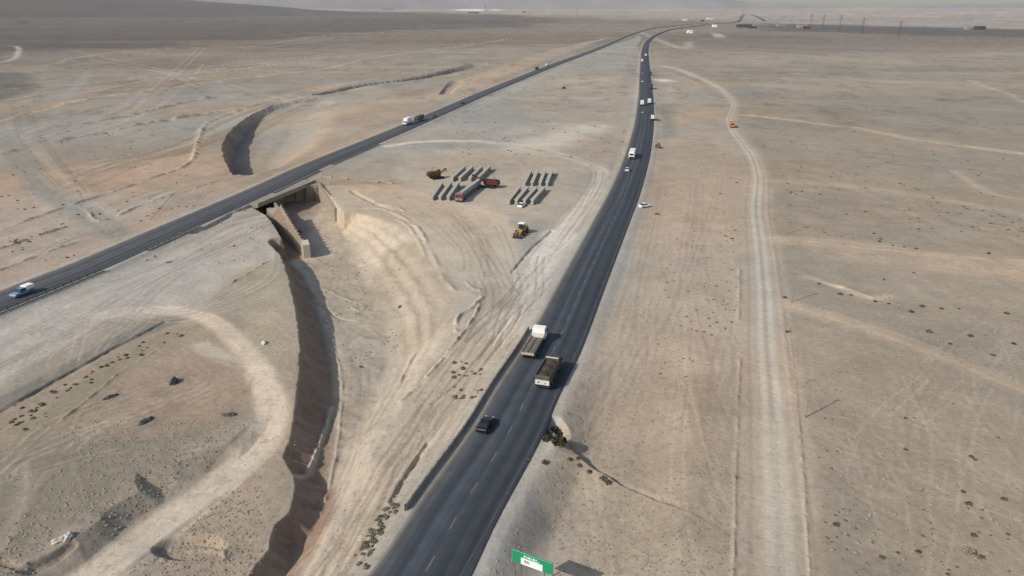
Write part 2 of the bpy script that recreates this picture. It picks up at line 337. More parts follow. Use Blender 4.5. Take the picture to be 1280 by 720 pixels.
# far tones
zone([(-900, 12), (200, 2), (480, 12), (640, 18.5), (800, 23.5), (960, 29), (1280, 36), (2000, 44), (2000, 60), (800, 62), (640, 60), (300, 75), (-900, 120)], (126, 115, 104), 300, 120, .95)
zone([(-900, 20), (0, 5), (480, 14), (640, 20), (720, 23), (640, 34), (400, 42), (150, 62), (-900, 110)], (98, 91, 85), 200, 150, .95)
zone([(950, 29), (1280, 36), (2000, 48), (2000, 56), (1280, 46), (1100, 43), (960, 38)], (94, 90, 87), 90, 40, .95)
zone([(-900, 0), (200, 1), (480, 11.5), (640, 17.5), (800, 22.5), (960, 28), (1280, 35), (2000, 46), (2000, 6), (1280, 10), (-900, -10)], (152, 142, 134), 300, 100, .9)
zone([(1020, 68), (1280, 80), (1400, 85), (1400, 70), (1150, 63)], (150, 140, 130), 25, 15, .6); zone([(880, 50), (1280, 52), (1400, 60), (1280, 66), (900, 64)], (124, 116, 110), 60, 30, .5)
colr *= (1 + .30 * nfar * sstep(500, 2000, gr))[:, None]
# right plain, strip, median, left plain
zone([(850, 92), (905, 118), (950, 200), (960, 400), (1010, 900), (2200, 900), (2200, 120), (1280, 85), (1000, 75)], (150, 139, 124), 6, 6, .9)
zone([(822, 120), (842, 88), (900, 118), (935, 200), (942, 300), (925, 420), (918, 800), (600, 800), (680, 560), (750, 410), (800, 270)], (165, 151, 135), 3, 4, .9)
zone([(840, 230), (925, 240), (925, 420), (860, 460), (790, 420)], (174, 155, 136), 8, 6, .6)
zone([(822, 128), (845, 130), (848, 170), (826, 172)], (136, 134, 124), 4, 3, .8)
zone([(700, 560), (760, 480), (920, 470), (918, 720), (760, 720)], (152, 137, 120), 5, 6, .7)
zone([(585, 640), (640, 590), (660, 600), (690, 640), (650, 690), (620, 720), (570, 720)], (128, 122, 114), 1.5, 2, .85)
zone([(330, 272), (420, 208), (505, 168), (640, 108), (800, 44), (799, 100), (793, 160), (775, 212), (752, 250), (708, 330), (668, 400), (650, 340), (610, 300), (560, 250), (500, 225), (400, 225)], (155, 150, 141), 4, 5, .95)
zone([(660, 110), (790, 90), (790, 170), (760, 210), (700, 180), (640, 170)], (168, 152, 134), 8, 10, .7)
zone([(-200, 215), (0, 215), (140, 200), (270, 190), (300, 235), (200, 285), (0, 360), (-200, 420)], (172, 151, 132), 6, 6, .9)
zone([(-200, 160), (0, 158), (100, 132), (280, 105), (320, 130), (250, 175), (100, 195), (-200, 210)], (150, 143, 133), 8, 10, .9)
zone([(320, 135), (400, 112), (470, 108), (500, 118), (400, 160), (372, 195), (310, 222), (305, 180)], (158, 149, 137), 3, 4, .9)
zone([(372, 150), (440, 130), (520, 118), (600, 95), (700, 60), (760, 46), (640, 96), (500, 150), (410, 195), (362, 200)], (168, 151, 133), 6, 8, .85)
zone([(-100, 85), (30, 92), (45, 112), (0, 128), (-100, 135)], (104, 98, 92), 10, 12, .8); zone([(15, 22), (30, 23), (34, 31), (20, 30)], (84, 78, 74), 20, 10, .8)
zone([(120, 90), (290, 96), (110, 126), (92, 126)], (152, 133, 117), 10, 8, .7)
# left pad
zone([(120, 350), (332, 262), (352, 322), (290, 345), (250, 392), (100, 400), (0, 480), (-200, 560), (-200, 480), (0, 400)], (168, 160, 149), 2, 3, .95)
zone([(-200, 600), (0, 515), (205, 398), (290, 430), (332, 490), (318, 522), (190, 588), (20, 700), (-200, 800)], (152, 136, 121), 2, 3, .9)
zone([(-100, 570), (0, 548), (150, 548), (300, 530), (320, 520), (180, 588), (100, 650), (0, 705), (-100, 760)], (136, 129, 116), 2.5, 4, .9)
zone([(0, 540), (60, 500), (195, 420), (250, 405), (255, 420), (150, 470), (60, 535), (20, 560)], (138, 130, 112), 1.2, 3, .8)
zone([(-60, 528), (0, 495), (195, 394), (232, 400), (150, 432), (0, 513), (-60, 545)], (124, 119, 110), .8, 1, .95)
zone([(243, 430), (262, 425), (300, 445), (305, 460), (262, 448)], (190, 184, 172), 1.0, 2.5, .55); zone([(280, 345), (345, 325), (368, 390), (372, 470), (345, 470), (300, 420)], (158, 148, 130), 2, 3, .8)
zone([(345, 480), (372, 470), (355, 600), (365, 620), (330, 690), (260, 760), (150, 760), (230, 640), (330, 560)], (162, 147, 130), 2, 2, .9)
# excavation
zone([(398, 232), (500, 230), (540, 240), (620, 258), (655, 320), (640, 400), (590, 470), (545, 560), (470, 690), (440, 760), (310, 760), (345, 700), (402, 600), (414, 480), (405, 390), (360, 310)], (180, 167, 150), 2, 3, .95)
zone([(380, 300), (430, 290), (470, 350), (480, 395), (420, 395), (398, 345)], (160, 149, 132), 2, 3, .85)
zone([(478, 300), (520, 300), (566, 350), (565, 405), (520, 430), (475, 400), (452, 340)], (160, 146, 129), 2, 2, .85)
zone([(418, 385), (500, 402), (503, 470), (460, 560), (425, 640), (404, 600), (420, 500)], (158, 150, 138), 2, 3, .85)
zone([(478, 395), (500, 340), (520, 330), (500, 390)], (168, 158, 142), 1.5, 2, .6)
zone([(640, 262), (690, 252), (712, 262), (690, 300), (655, 345), (636, 320), (640, 290)], (150, 144, 134), 2, 2, .8)
zone([(470, 650), (500, 615), (512, 632), (480, 690), (450, 740), (430, 740)], (126, 122, 100), 1, 2.2, .75); zone([(565, 480), (600, 450), (615, 460), (580, 500), (560, 510)], (128, 122, 104), 1, 2.2, .7)
zone([(500, 188), (700, 186), (752, 214), (705, 285), (640, 266), (530, 252)], (172, 163, 149), 4, 4, .75)
# tracks (colour only)
for k in range(5):
    o = k * 7
    band([(640 - o * .6, 330), (648 - o, 385), (610 - o * 1.4, 440), (560 - o * 1.5, 520), (510 - o * 1.3, 600), (455 - o, 700), (420 - o, 760)], 1.1, (178, 164, 146), .6, .6, .8, .25, brk=.2)
band([(560, 262), (600, 290), (622, 330), (628, 380), (600, 430), (545, 500)], 4.5, (176, 163, 146), .7, .5, .8, .5); band([(545, 250), (580, 290), (600, 330), (610, 370)], 3, (176, 158, 136), .5, .6, .8, .4)
band([(590, 262), (625, 280), (645, 310), (650, 350)], 2.5, (182, 168, 150), .6, .6, .8, .4); band([(700, 292), (680, 325), (655, 365), (630, 410)], 5.0, (198, 188, 174), .9, .4, .5, .5)
band([(648, 365), (610, 430), (560, 505), (520, 570)], .35, (150, 128, 106), .5); band([(660, 372), (648, 400), (600, 465), (560, 520)], .35, (158, 136, 114), .5); band([(600, 300), (620, 330), (622, 370)], .35, (160, 142, 122), .4)
band([(485, 181), (540, 177), (600, 177), (660, 184), (710, 196), (745, 208), (752, 222), (740, 245), (715, 275), (690, 310), (655, 360)], 3.2, (200, 191, 178), .95, .4, .4, .6); band([(505, 190), (515, 215), (528, 232)], 6, (170, 163, 152), .7, .6); band([(520, 210), (600, 195), (650, 195)], 4, (172, 160, 146), .6)
band([(660, 185), (700, 172), (735, 158)], 12, (196, 184, 168), .85, .8); band([(640, 165), (690, 155), (740, 154)], 8, (180, 168, 152), .6, .8); band([(530, 240), (540, 225), (560, 205), (640, 200), (720, 205)], 3.0, (174, 162, 148), .5)
band([(545, 253), (600, 253), (640, 262), (700, 258)], 3, (166, 158, 146), .7)
band(LOOPTRACK[len(LOOPTRACK) // 6:], 2.1, (194, 179, 161), .95, .4, .15, .5, px=False); band(LOOPTRACK[len(LOOPTRACK) // 2:], 2.5, (194, 181, 164), .95, .4, .2, .5, px=False)
band([(60, 470), (80, 432), (100, 406), (150, 389)], 1.0, (158, 140, 124), .6)
for q in range(7):
    band([(0 - 10 * q, 470 - 8 * q), (90, 420 - 12 * q), (190, 355 - 4 * q), (280, 310 - 5 * q), (335, 285 - 3 * q)], 1.2, (172 - q % 2 * 22, 162 - q % 2 * 20, 150 - q % 2 * 18), .55, .6, .8, .3)
for cx, cy, rx, ry in ((230, 490, 40, 22), (225, 535, 30, 18), (255, 478, 60, 30), (150, 520, 45, 18)):
    band([(cx + rx * math.cos(t / 3), cy + ry * math.sin(t / 3)) for t in range(-5, 12)], .55, (144, 128, 110), .5, .6, .6, .2, brk=.25)
for hx, hy in ((218, 477), (136, 497), (181, 527), (287, 520), (120, 640)):
    zone([(hx - 16, hy - 5), (hx + 14, hy - 8), (hx + 22, hy + 3), (hx - 4, hy + 9)], (128, 124, 116), 1.0, 1.4, .6)
band([(0, 690), (22, 650), (35, 615), (30, 585)], .9, (162, 152, 136), .6, .5, .5, .3); band([(10, 640), (40, 620), (60, 590)], .4, (160, 150, 136), .4)
trk = random.Random(5)
def tracks(guide, n, spread, a=.4, w=.28, light=(176, 164, 148), dark=(138, 124, 109), pair=True):
    P = smooth_line(GP(guide), 6); t_, n_ = np.gradient(P, axis=0), None; t_ /= np.linalg.norm(t_, axis=1)[:, None]; n_ = np.column_stack([-t_[:, 1], t_[:, 0]])
    for k in range(n):
        o0, o1 = trk.gauss(0, spread), trk.gauss(0, spread); L = len(P); i0 = int(trk.random() * L * .5); i1 = i0 + int(L * (.35 + .6 * trk.random())); Q = P[i0:i1]
        if len(Q) < 4: continue
        u = np.linspace(0, 1, len(Q)); off = o0 + (o1 - o0) * u + .25 * spread * np.sin(u * 5 + k); c = light if trk.random() < .6 else dark
        for e in ((-.9, .9) if pair else (0,)): band(Q + n_[i0:i1][:len(Q)] * (off + e)[:, None], w, c, a * (.5 + .8 * trk.random()), .7, px=False, brk=.1)
tracks([(655, 345), (630, 410), (570, 505), (510, 600), (440, 720), (420, 770)], 34, 4.5, .5)
tracks([(545, 250), (590, 285), (615, 330), (622, 370), (598, 430), (545, 500)], 22, 5.0, .45); tracks([(480, 250), (540, 275), (580, 320), (600, 370)], 12, 3.5, .4); tracks([(440, 400), (452, 450), (445, 520), (425, 600), (390, 690)], 16, 3.0, .35)
tracks([(-40, 470), (90, 410), (200, 345), (300, 300), (340, 275)], 26, 7.0, .4, light=(172, 164, 154), dark=(138, 131, 122)); tracks([(60, 470), (90, 405), (150, 385), (235, 390), (330, 350), (345, 310)], 10, 3.0, .4, light=(176, 166, 154), dark=(138, 128, 118))
tracks([(0, 640), (60, 590), (130, 540), (200, 500), (260, 470)], 14, 8, .3, dark=(124, 114, 102)); tracks([(330, 505), (330, 545), (270, 600), (180, 670), (100, 740)], 10, 1.4, .3, light=(206, 194, 178), dark=(176, 162, 144))
tracks([(640, 710), (720, 520), (760, 420), (800, 320), (825, 230)], 16, 6.0, .3, dark=(140, 128, 114)); tracks([(880, 720), (880, 560), (880, 420), (880, 300), (890, 200)], 16, 7.0, .3, dark=(142, 128, 114))
tracks([(700, 300), (650, 365), (610, 430)], 14, 2.6, .5, light=(188, 180, 168)); tracks([(490, 182), (600, 178), (700, 194), (745, 212), (735, 250), (690, 310)], 14, 3.0, .45, light=(180, 173, 162), dark=(140, 136, 128)); tracks([(530, 215), (560, 250), (640, 262), (700, 255)], 10, 5.0, .4)
tracks([(0, 250), (60, 235), (140, 205), (240, 180), (330, 140), (420, 110)], 22, 9, .6, .5); tracks([(0, 330), (100, 285), (200, 245), (290, 215)], 22, 7, .6, .4); tracks([(0, 130), (150, 105), (300, 85), (500, 62)], 16, 28, .55, 1.0); tracks([(20, 120), (60, 200), (130, 290)], 8, 8, .5, .5); tracks([(60, 60), (200, 90), (330, 130)], 6, 20, .5, .8); tracks([(-60, 220), (60, 170), (180, 120), (260, 60)], 8, 14, .45, .6)
tracks([(1300, 640), (1180, 600), (1080, 560), (1010, 500), (1000, 420)], 10, 9, .22, dark=(128, 118, 105)); tracks([(1200, 740), (1180, 620), (1220, 500), (1280, 420)], 10, 10, .22, dark=(128, 118, 105)); tracks([(1000, 240), (1100, 250), (1250, 275), (1400, 300)], 8, 16, .25, .5)
# dirt road on the right
band(DIRT, 5.2, (168, 153, 137), .9, .25, .3, .7, px=False); band(DIRT, 2.6, (170, 159, 144), .8, .4, .4, .6, px=False)
n_ = np.gradient(DIRT, axis=0); n_ = np.column_stack([-n_[:, 1], n_[:, 0]]) / np.linalg.norm(n_, axis=1)[:, None]
for off, w, c in ((-1.0, .55, (186, 178, 166)), (1.05, .55, (184, 177, 165)), (0, .35, (160, 152, 140)), (-3.4, .3, (156, 144, 130)), (3.2, .25, (178, 164, 148)), (4.1, .25, (152, 138, 124))):
    band(DIRT + n_ * off, w, c, .85, .7, px=False)
band([(968, 530), (972, 620), (977, 720), (980, 800)], 1.9, (182, 171, 155), .6, .5, .5, .4)
# sandy washes and ruts of the right plain
for p, w, c, a in (([(985, 380), (1040, 398), (1100, 418), (1180, 450), (1280, 487), (1400, 530)], 2.6, (180, 161, 140), .8), ([(975, 300), (1040, 303), (1110, 312), (1200, 325), (1280, 331), (1400, 340)], 4.0, (176, 158, 138), .7),
                   ([(1060, 315), (1150, 330), (1240, 340), (1300, 342)], 6, (172, 153, 134), .6), ([(1010, 345), (1050, 358), (1085, 372), (1110, 370)], 1.4, (184, 164, 142), .7), ([(930, 144), (980, 149), (1045, 158)], 4, (190, 172, 148), .85),
                   ([(1068, 160), (1110, 168), (1150, 176), (1280, 192)], 3.5, (182, 166, 144), .7), ([(1215, 100), (1240, 110), (1285, 128), (1340, 150)], 4, (172, 158, 140), .8), ([(1000, 92), (1100, 100), (1200, 104), (1320, 108)], 5, (160, 146, 132), .6),
                   ([(960, 225), (1060, 232), (1160, 245), (1280, 268), (1400, 290)], 3.5, (172, 156, 138), .6), ([(990, 120), (1100, 130), (1260, 138)], 5, (160, 145, 130), .5), ([(1190, 214), (1240, 240), (1300, 252)], 2.0, (176, 162, 144), .6),
                   ([(830, 83), (850, 88), (868, 96)], 5, (186, 178, 164), .7), ([(820, 99), (836, 102)], 7, (205, 200, 190), .9), ([(800, 40), (850, 60), (862, 52)], 10, (178, 170, 158), .5), ([(895, 42), (900, 47)], 14, (196, 186, 172), .7)):
    band(p, w, c, a, .7, .4, .8)
for p in ([(1180, 430), (1150, 470), (1100, 510), (1068, 545)], [(1190, 437), (1160, 476), (1112, 520)], [(1275, 380), (1200, 420), (1150, 458)], [(1185, 580), (1175, 640), (1160, 720)], [(1202, 585), (1196, 650), (1182, 720)], [(1218, 545), (1206, 590), (1196, 640)],
          [(1060, 540), (1080, 600), (1100, 660), (1112, 720)], [(1075, 545), (1058, 590), (1052, 640)], [(1085, 550), (1110, 580), (1130, 620), (1138, 660)], [(1090, 540), (1118, 560), (1140, 590)], [(1040, 520), (1080, 525), (1115, 535)], [(1150, 575), (1180, 590), (1230, 600)], [(1000, 372), (1060, 385), (1120, 395), (1180, 400)]):
    band(p, .22, (170, 158, 142), .45, .7, brk=.2)
# left plain tracks
for p, w, c, a in (([(-100, 175), (0, 153), (94, 128), (180, 115), (275, 102), (400, 87), (470, 72), (580, 58), (640, 49)], 2.6, (182, 163, 142), .8), ([(72, 78), (140, 66), (220, 60), (312, 58), (400, 45), (480, 40)], 5, (156, 145, 134), .7),
                   ([(80, 128), (96, 108), (112, 88)], 4.5, (152, 146, 136), .9), ([(10, 165), (22, 190), (47, 231), (94, 260), (125, 281), (140, 292)], 4.2, (146, 141, 131), .9), ([(0, 57), (22, 60), (20, 72), (0, 78)], 4, (176, 168, 156), .7),
                   ([(240, 205), (249, 178), (265, 154), (315, 135), (400, 111), (470, 98)], 1.6, (184, 164, 142), .7), ([(100, 175), (180, 157), (270, 139), (330, 126), (420, 104)], 3, (172, 154, 134), .5), ([(150, 70), (300, 62), (420, 48)], 8, (150, 138, 126), .4)):
    band(p, w, c, a, .6, .4, .8)
# road verges, pale gravel
for P, w in ((ROAD_R, 8.6), (ROAD_L, 9.5)): band(P, w, (163, 157, 148), .75, .25, .4, 1.2, px=False)
zone([(500, 640), (515, 640), (480, 720), (440, 760), (420, 760)], (160, 152, 140), .8, .5, .8)
# white quarry dust far off
zone([(560, 8), (605, 9), (608, 13), (566, 12.5)], (225, 222, 214), 60, 30, .9); zone([(612, 10), (626, 10.5), (624, 13.5), (612, 13)], (215, 210, 200), 40, 30, .8)
# brown soil tone with the shade of the trench's left bank painted in
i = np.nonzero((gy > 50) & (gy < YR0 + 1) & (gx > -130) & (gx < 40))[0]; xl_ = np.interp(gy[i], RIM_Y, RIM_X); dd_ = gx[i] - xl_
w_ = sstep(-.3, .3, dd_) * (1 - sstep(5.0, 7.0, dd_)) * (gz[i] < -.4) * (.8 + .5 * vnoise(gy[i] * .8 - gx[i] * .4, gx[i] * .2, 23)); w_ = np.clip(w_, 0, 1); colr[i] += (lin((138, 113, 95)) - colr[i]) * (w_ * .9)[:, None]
band([(411, 478), (404, 505), (392, 535), (385, 555), (366, 580)], .45, (178, 168, 153), .9)
# mottling (soil colour patches)
farm = sstep(230, 600, gr); spots = sstep(.28, .5, fbm(gx / 4, gy / 5, 201, 3)) * (1 - farm) + sstep(.2, .45, fbm(gx / 10, gy / 16, 211, 3)) * farm; belts = fbm(gx / 160, gy / 40, 207, 4)
lowb = sstep(0, 1, (140 - gy) / 40) * ((gx < -15) | ((gx > 5) & (gx < 32))); spn = sstep(.25, .5, fbm(gx / 1.3, gy / 1.3, 205, 3)) * lowb
mot = 1 - spots * (.10 * sstep(120, 260, gr) + .10 * farm) + .16 * belts * farm - .16 * spn + .14 * fbm(gx / 30, gy / 45, 203, 4) * farm + (.11 * n1 + .10 * n3) * (1 - .5 * sstep(150, 600, gr)) + .12 * n2
tint = (fbm(gx / 55, gy / 55, 71, 3))[:, None] * np.array([.06, .0, -.06])
tint = tint + fbm(gx / 150, gy / 70, 73, 3)[:, None] * np.array([.12, .0, -.13]) * sstep(120, 250, gr)[:, None]
colr = np.clip(colr * mot[:, None] * (1 + tint), .02, .8)
def ground_mat():
    m = bpy.data.materials.new('desert_soil'); m.use_nodes = True; nt = m.node_tree; N = nt.nodes; L = nt.links; b = N['Principled BSDF']; b.inputs['Roughness'].default_value = .95; b.inputs['Specular IOR Level'].default_value = .1
    at = N.new('ShaderNodeAttribute'); at.attribute_name = 'soil'; tc = N.new('ShaderNodeTexCoord')
    def noise(sc, det, ro=.6):
        n = N.new('ShaderNodeTexNoise'); n.inputs['Scale'].default_value = sc; n.inputs['Detail'].default_value = det; n.inputs['Roughness'].default_value = ro; L.new(tc.outputs['Object'], n.inputs['Vector']); return n.outputs['Fac']
    def rng_(v, a, b_, c, d):
        q = N.new('ShaderNodeMapRange'); q.inputs[1].default_value = a; q.inputs[2].default_value = b_; q.inputs[3].default_value = c; q.inputs[4].default_value = d; L.new(v, q.inputs[0]); return q.outputs[0]
    def mul(a, b_):
        q = N.new('ShaderNodeMath'); q.operation = 'MULTIPLY'; L.new(a, q.inputs[0]); L.new(b_, q.inputs[1]); return q.outputs[0]
    f = mul(rng_(noise(.9, 8, .7), .3, .7, .86, 1.14), rng_(noise(.16, 5), .3, .7, .93, 1.07)); f = mul(f, rng_(noise(.028, 4), .3, .7, .94, 1.06))
    sp = rng_(noise(2.6, 3, .5), .62, .72, 1.0, .55); f = mul(f, sp)
    v = N.new('ShaderNodeVectorMath'); v.operation = 'SCALE'; L.new(at.outputs['Color'], v.inputs[0]); L.new(f, v.inputs['Scale']); L.new(v.outputs[0], b.inputs['Base Color'])
    bp = N.new('ShaderNodeBump'); bp.inputs['Strength'].default_value = .5; bp.inputs['Distance'].default_value = .35; L.new(noise(.8, 8, .65), bp.inputs['Height']); L.new(bp.outputs['Normal'], b.inputs['Normal']); return m
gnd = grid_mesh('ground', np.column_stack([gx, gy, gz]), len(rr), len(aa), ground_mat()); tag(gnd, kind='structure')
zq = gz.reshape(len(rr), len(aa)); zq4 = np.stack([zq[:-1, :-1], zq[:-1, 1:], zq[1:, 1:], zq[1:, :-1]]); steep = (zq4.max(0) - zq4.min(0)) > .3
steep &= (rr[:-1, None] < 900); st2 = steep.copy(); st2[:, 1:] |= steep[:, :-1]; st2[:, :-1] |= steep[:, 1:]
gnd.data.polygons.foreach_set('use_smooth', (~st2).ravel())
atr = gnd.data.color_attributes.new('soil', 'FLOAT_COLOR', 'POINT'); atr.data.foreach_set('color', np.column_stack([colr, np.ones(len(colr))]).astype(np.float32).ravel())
del colr
# ---------------------------------------------------------------- roads
def road_mat(name, dark, dust, flip=1):
    m = bpy.data.materials.new(name); m.use_nodes = True; nt = m.node_tree; N = nt.nodes; L = nt.links; b = N['Principled BSDF']; b.inputs['Roughness'].default_value = .8; b.inputs['Specular IOR Level'].default_value = .25
    a = N.new('ShaderNodeAttribute'); a.attribute_name = 'lane'; sx = N.new('ShaderNodeSeparateXYZ'); L.new(a.outputs['Vector'], sx.inputs[0])
    mp = N.new('ShaderNodeMapping'); mp.inputs['Scale'].default_value = (1.1, .012, 1); L.new(a.outputs['Vector'], mp.inputs[0])
    n = N.new('ShaderNodeTexNoise'); n.inputs['Scale'].default_value = 1.0; n.inputs['Detail'].default_value = 5; L.new(mp.outputs[0], n.inputs['Vector'])
    n2 = N.new('ShaderNodeTexNoise'); n2.inputs['Scale'].default_value = .35; n2.inputs['Detail'].default_value = 6; L.new(a.outputs['Vector'], n2.inputs['Vector'])
    cr = N.new('ShaderNodeValToRGB'); L.new(sx.outputs['X'], cr.inputs[0]); e = cr.color_ramp.elements
    mx = N.new('ShaderNodeMapRange'); mx.inputs[1].default_value = -6; mx.inputs[2].default_value = 6; L.new(sx.outputs['X'], mx.inputs[0]); L.new(mx.outputs[0], cr.inputs[0])
    D, U = np.array(lin(dark)), np.array(lin(dust)); st = [(0, U), (.07, D * .6 + U * .4), (.16, D * 1.35), (.27, D * .95), (.36, D * 1.5), (.46, D * 1.0), (.53, D * 1.5), (.62, D * .78), (.72, D * 1.12), (.82, D * .74), (.92, D * 1.05), (.97, D * .75 + U * .25), (1, U)]
    e[0].position = 0; e[0].color = (*st[0][1], 1); e[1].position = 1; e[1].color = (*st[-1][1], 1)
    for p, c in st[1:-1]: q = e.new(p); q.color = (*c, 1)
    r = N.new('ShaderNodeMapRange'); r.inputs[1].default_value = .3; r.inputs[2].default_value = .7; r.inputs[3].default_value = .75; r.inputs[4].default_value = 1.3; L.new(n.outputs['Fac'], r.inputs[0])
    r2 = N.new('ShaderNodeMapRange'); r2.inputs[1].default_value = .3; r2.inputs[2].default_value = .7; r2.inputs[3].default_value = .88; r2.inputs[4].default_value = 1.12; L.new(n2.outputs['Fac'], r2.inputs[0])
    mm = N.new('ShaderNodeMath'); mm.operation = 'MULTIPLY'; L.new(r.outputs[0], mm.inputs[0]); L.new(r2.outputs[0], mm.inputs[1])
    v = N.new('ShaderNodeVectorMath'); v.operation = 'SCALE'; L.new(cr.outputs[0], v.inputs[0]); L.new(mm.outputs[0], v.inputs['Scale']); L.new(v.outputs[0], b.inputs['Base Color']); return m
def frame(P):
    t = np.gradient(P, axis=0); t /= np.linalg.norm(t, axis=1)[:, None]; return t, np.column_stack([t[:, 1], -t[:, 0]])
def ribbon(name, P, offs, lift, m, skirt=True):
    t, n = frame(P); s = np.concatenate([[0], np.cumsum(np.linalg.norm(np.diff(P, axis=0), axis=1))])
    r = np.linalg.norm(P, axis=1); zz = far_rise(r) + lift + np.clip((r - 300) / 4000, 0, 1) * 2.0
    V = []; LN = []
    k = len(offs)
    for j, o in enumerate(offs):
        q = P + n * o; dz = np.zeros(len(P))
        if skirt and (j == 0 or j == k - 1): dz = dz - .5
        V.append(np.column_stack([q, zz + dz])); LN.append(np.column_stack([np.full(len(P), o), s, np.zeros(len(P))]))
    V = np.stack(V, 1).reshape(-1, 3); LN = np.stack(LN, 1).reshape(-1, 3)
    o = grid_mesh(name, V, len(P), k, m); a = o.data.attributes.new('lane', 'FLOAT_VECTOR', 'POINT'); a.data.foreach_set('vector', LN.astype(np.float32).ravel()); return o
def resample(P, step, upto=1e9):
    s = np.concatenate([[0], np.cumsum(np.linalg.norm(np.diff(P, axis=0), axis=1))]); q = np.arange(0, min(s[-1], upto), step); return np.column_stack([np.interp(q, s, P[:, 0]), np.interp(q, s, P[:, 1])])
ASP = road_mat('asphalt', (58, 62, 69), (120, 116, 109)); ASPL = road_mat('worn_asphalt', (72, 74, 77), (126, 121, 113))
RR = resample(ROAD_R, 4.0); RL = resample(ROAD_L, 4.0)
OFF = [-6.4, -6.2, -5.6, -5, -4, -3, -2, -1, 0, 1, 2, 3, 4, 5, 5.6, 5.8]
rd = ribbon('highway', RR, [o * .97 for o in OFF], .12, ASP); tag(rd, kind='structure')
rl = ribbon('old_highway', RL, [o * 1.0 for o in OFF], .12, ASPL); tag(rl, kind='structure')
lo = ribbon('far_road', resample(LOOP, 25), [-9, -6, 0, 6, 9], 1.2, ASP, False); tag(lo, kind='structure')
def dashes(name, P, off, s0, s1, dl, gap, w, par, worn=False):
    t, n = frame(P); s = np.concatenate([[0], np.cumsum(np.linalg.norm(np.diff(P, axis=0), axis=1))]); b = bmesh.new(); a = s0
    while a < s1:
        pts = []
        for q, o in ((a, -w), (a, w), (min(a + dl, s1), w), (min(a + dl, s1), -w)):
            c = np.array([np.interp(q, s, P[:, k]) for k in (0, 1)]); nn = np.array([np.interp(q, s, n[:, k]) for k in (0, 1)]); c = c + nn * (off + o); pts.append(b.verts.new((c[0], c[1], .126 + max(0, np.hypot(*c) - 300) / 4000 * 2.0)))
        b.faces.new(pts); a += dl + gap
    bmesh.ops.recalc_face_normals(b, faces=b.faces); me = bpy.data.meshes.new(name); b.to_mesh(me); b.free(); o = link(name, me, mat('worn_edge_paint', (84, 85, 88), .8, var=.4, scale=.3) if name == 'edge_line' else mat('road_paint', (108, 108, 108), .7, var=.3, scale=1.5), par); tag(o, kind='structure'); return o
dashes('lane_dash', RR, .1, 3, 420, 2.6, 5.0, .075, rd); dashes('edge_line', RR, 4.75, 0, 500, 20, .02, .05, rd)
dashes('edge_line', RR, -5.0, 0, 500, 20, .02, .05, rd); dashes('lane_dash', RL, 0, 3, 420, 2.6, 5.0, .07, rl)
dashes('edge_line', RL, -4.9, 0, 400, 20, .02, .05, rl); dashes('edge_line', RL, 4.9, 0, 400, 20, .02, .05, rl)

# ---------------------------------------------------------------- guard rails
def rail_along(P, side_off, a, b, name, label, post=3.0, h=.85, solid=False, flat=False):
    """a, b photo points giving the stretch"""
    t, n = frame(P); s = np.concatenate([[0], np.cumsum(np.linalg.norm(np.diff(P, axis=0), axis=1))])
    ia, ib = [int(np.argmin(((P - np.array(GF(*q))) ** 2).sum(1))) for q in (a, b)]; s0, s1 = sorted((s[ia], s[ib]))
    def at(q):
        c = np.array([np.interp(q, s, P[:, k]) for k in (0, 1)]); nn = np.array([np.interp(q, s, n[:, k]) for k in (0, 1)]); tt = np.array([np.interp(q, s, t[:, k]) for k in (0, 1)]); return c + nn * side_off, tt, nn
    c0, _, _ = at((s0 + s1) / 2); o = thing(name, label, 'guard rail', (c0[0], c0[1], 0)); q = s0; bm = MB(); base = MB(); pp = s0; zb = -.4
    while q < s1:
        e = min(q + 4, s1); p, tt, nn = at(q); p2, _, _ = at(e); m = (p + p2) / 2 - c0; L = np.linalg.norm(p2 - p); rz = math.atan2(p2[1] - p[1], p2[0] - p[0])
        if solid: bm.box((m[0], m[1], h / 2 - .2), (L + .02, .42, h + .4), rz, taper=(1, .6))
        else:
            bm.box((m[0], m[1], h - .12), (L, .07, .32), rz); bm.box((m[0], m[1], h - .12), (L, .13, .08), rz)
            base.box((m[0], m[1], .02), (L, .5, .5), rz)
        q = e
    bm.done('beam' if not solid else 'barrier', GALV if not solid else CONCD, o)
    if not solid: base.done('plinth', CONCD, o)
    k = 0
    while pp < s1 and k < 95:
        p, tt, nn = at(pp); p = p - c0; MB().box((p[0], p[1], h / 2 - .12), (.16, .16, h + .3), math.atan2(tt[1], tt[0])).done('post', STEEL, o); pp += post; k += 1
    return o
rail_along(RR, -6.9, (500, 645), (652, 415), 'guard_rail', 'long grey concrete barrier along the near left edge of the highway beside the trucks', 2.0, .95, True)
rail_along(RL, 6.6, (-60, 405), (118, 340), 'guard_rail', 'grey guard rail on the old highway below the blue pickup', 2.4, 1.0)
rail_along(RL, 6.6, (335, 240), (398, 213), 'guard_rail', 'guard rail on the old highway above the underpass opening', 2.4, .9)
rail_along(RL, 6.6, (412, 206), (470, 180), 'guard_rail', 'guard rail on the old highway between the underpass and the far white truck', 2.4, .9)
rail_along(RL, 6.6, (165, 312), (230, 285), 'guard_rail', 'guard rail on the old highway above the dusty work pad', 2.4, .7)

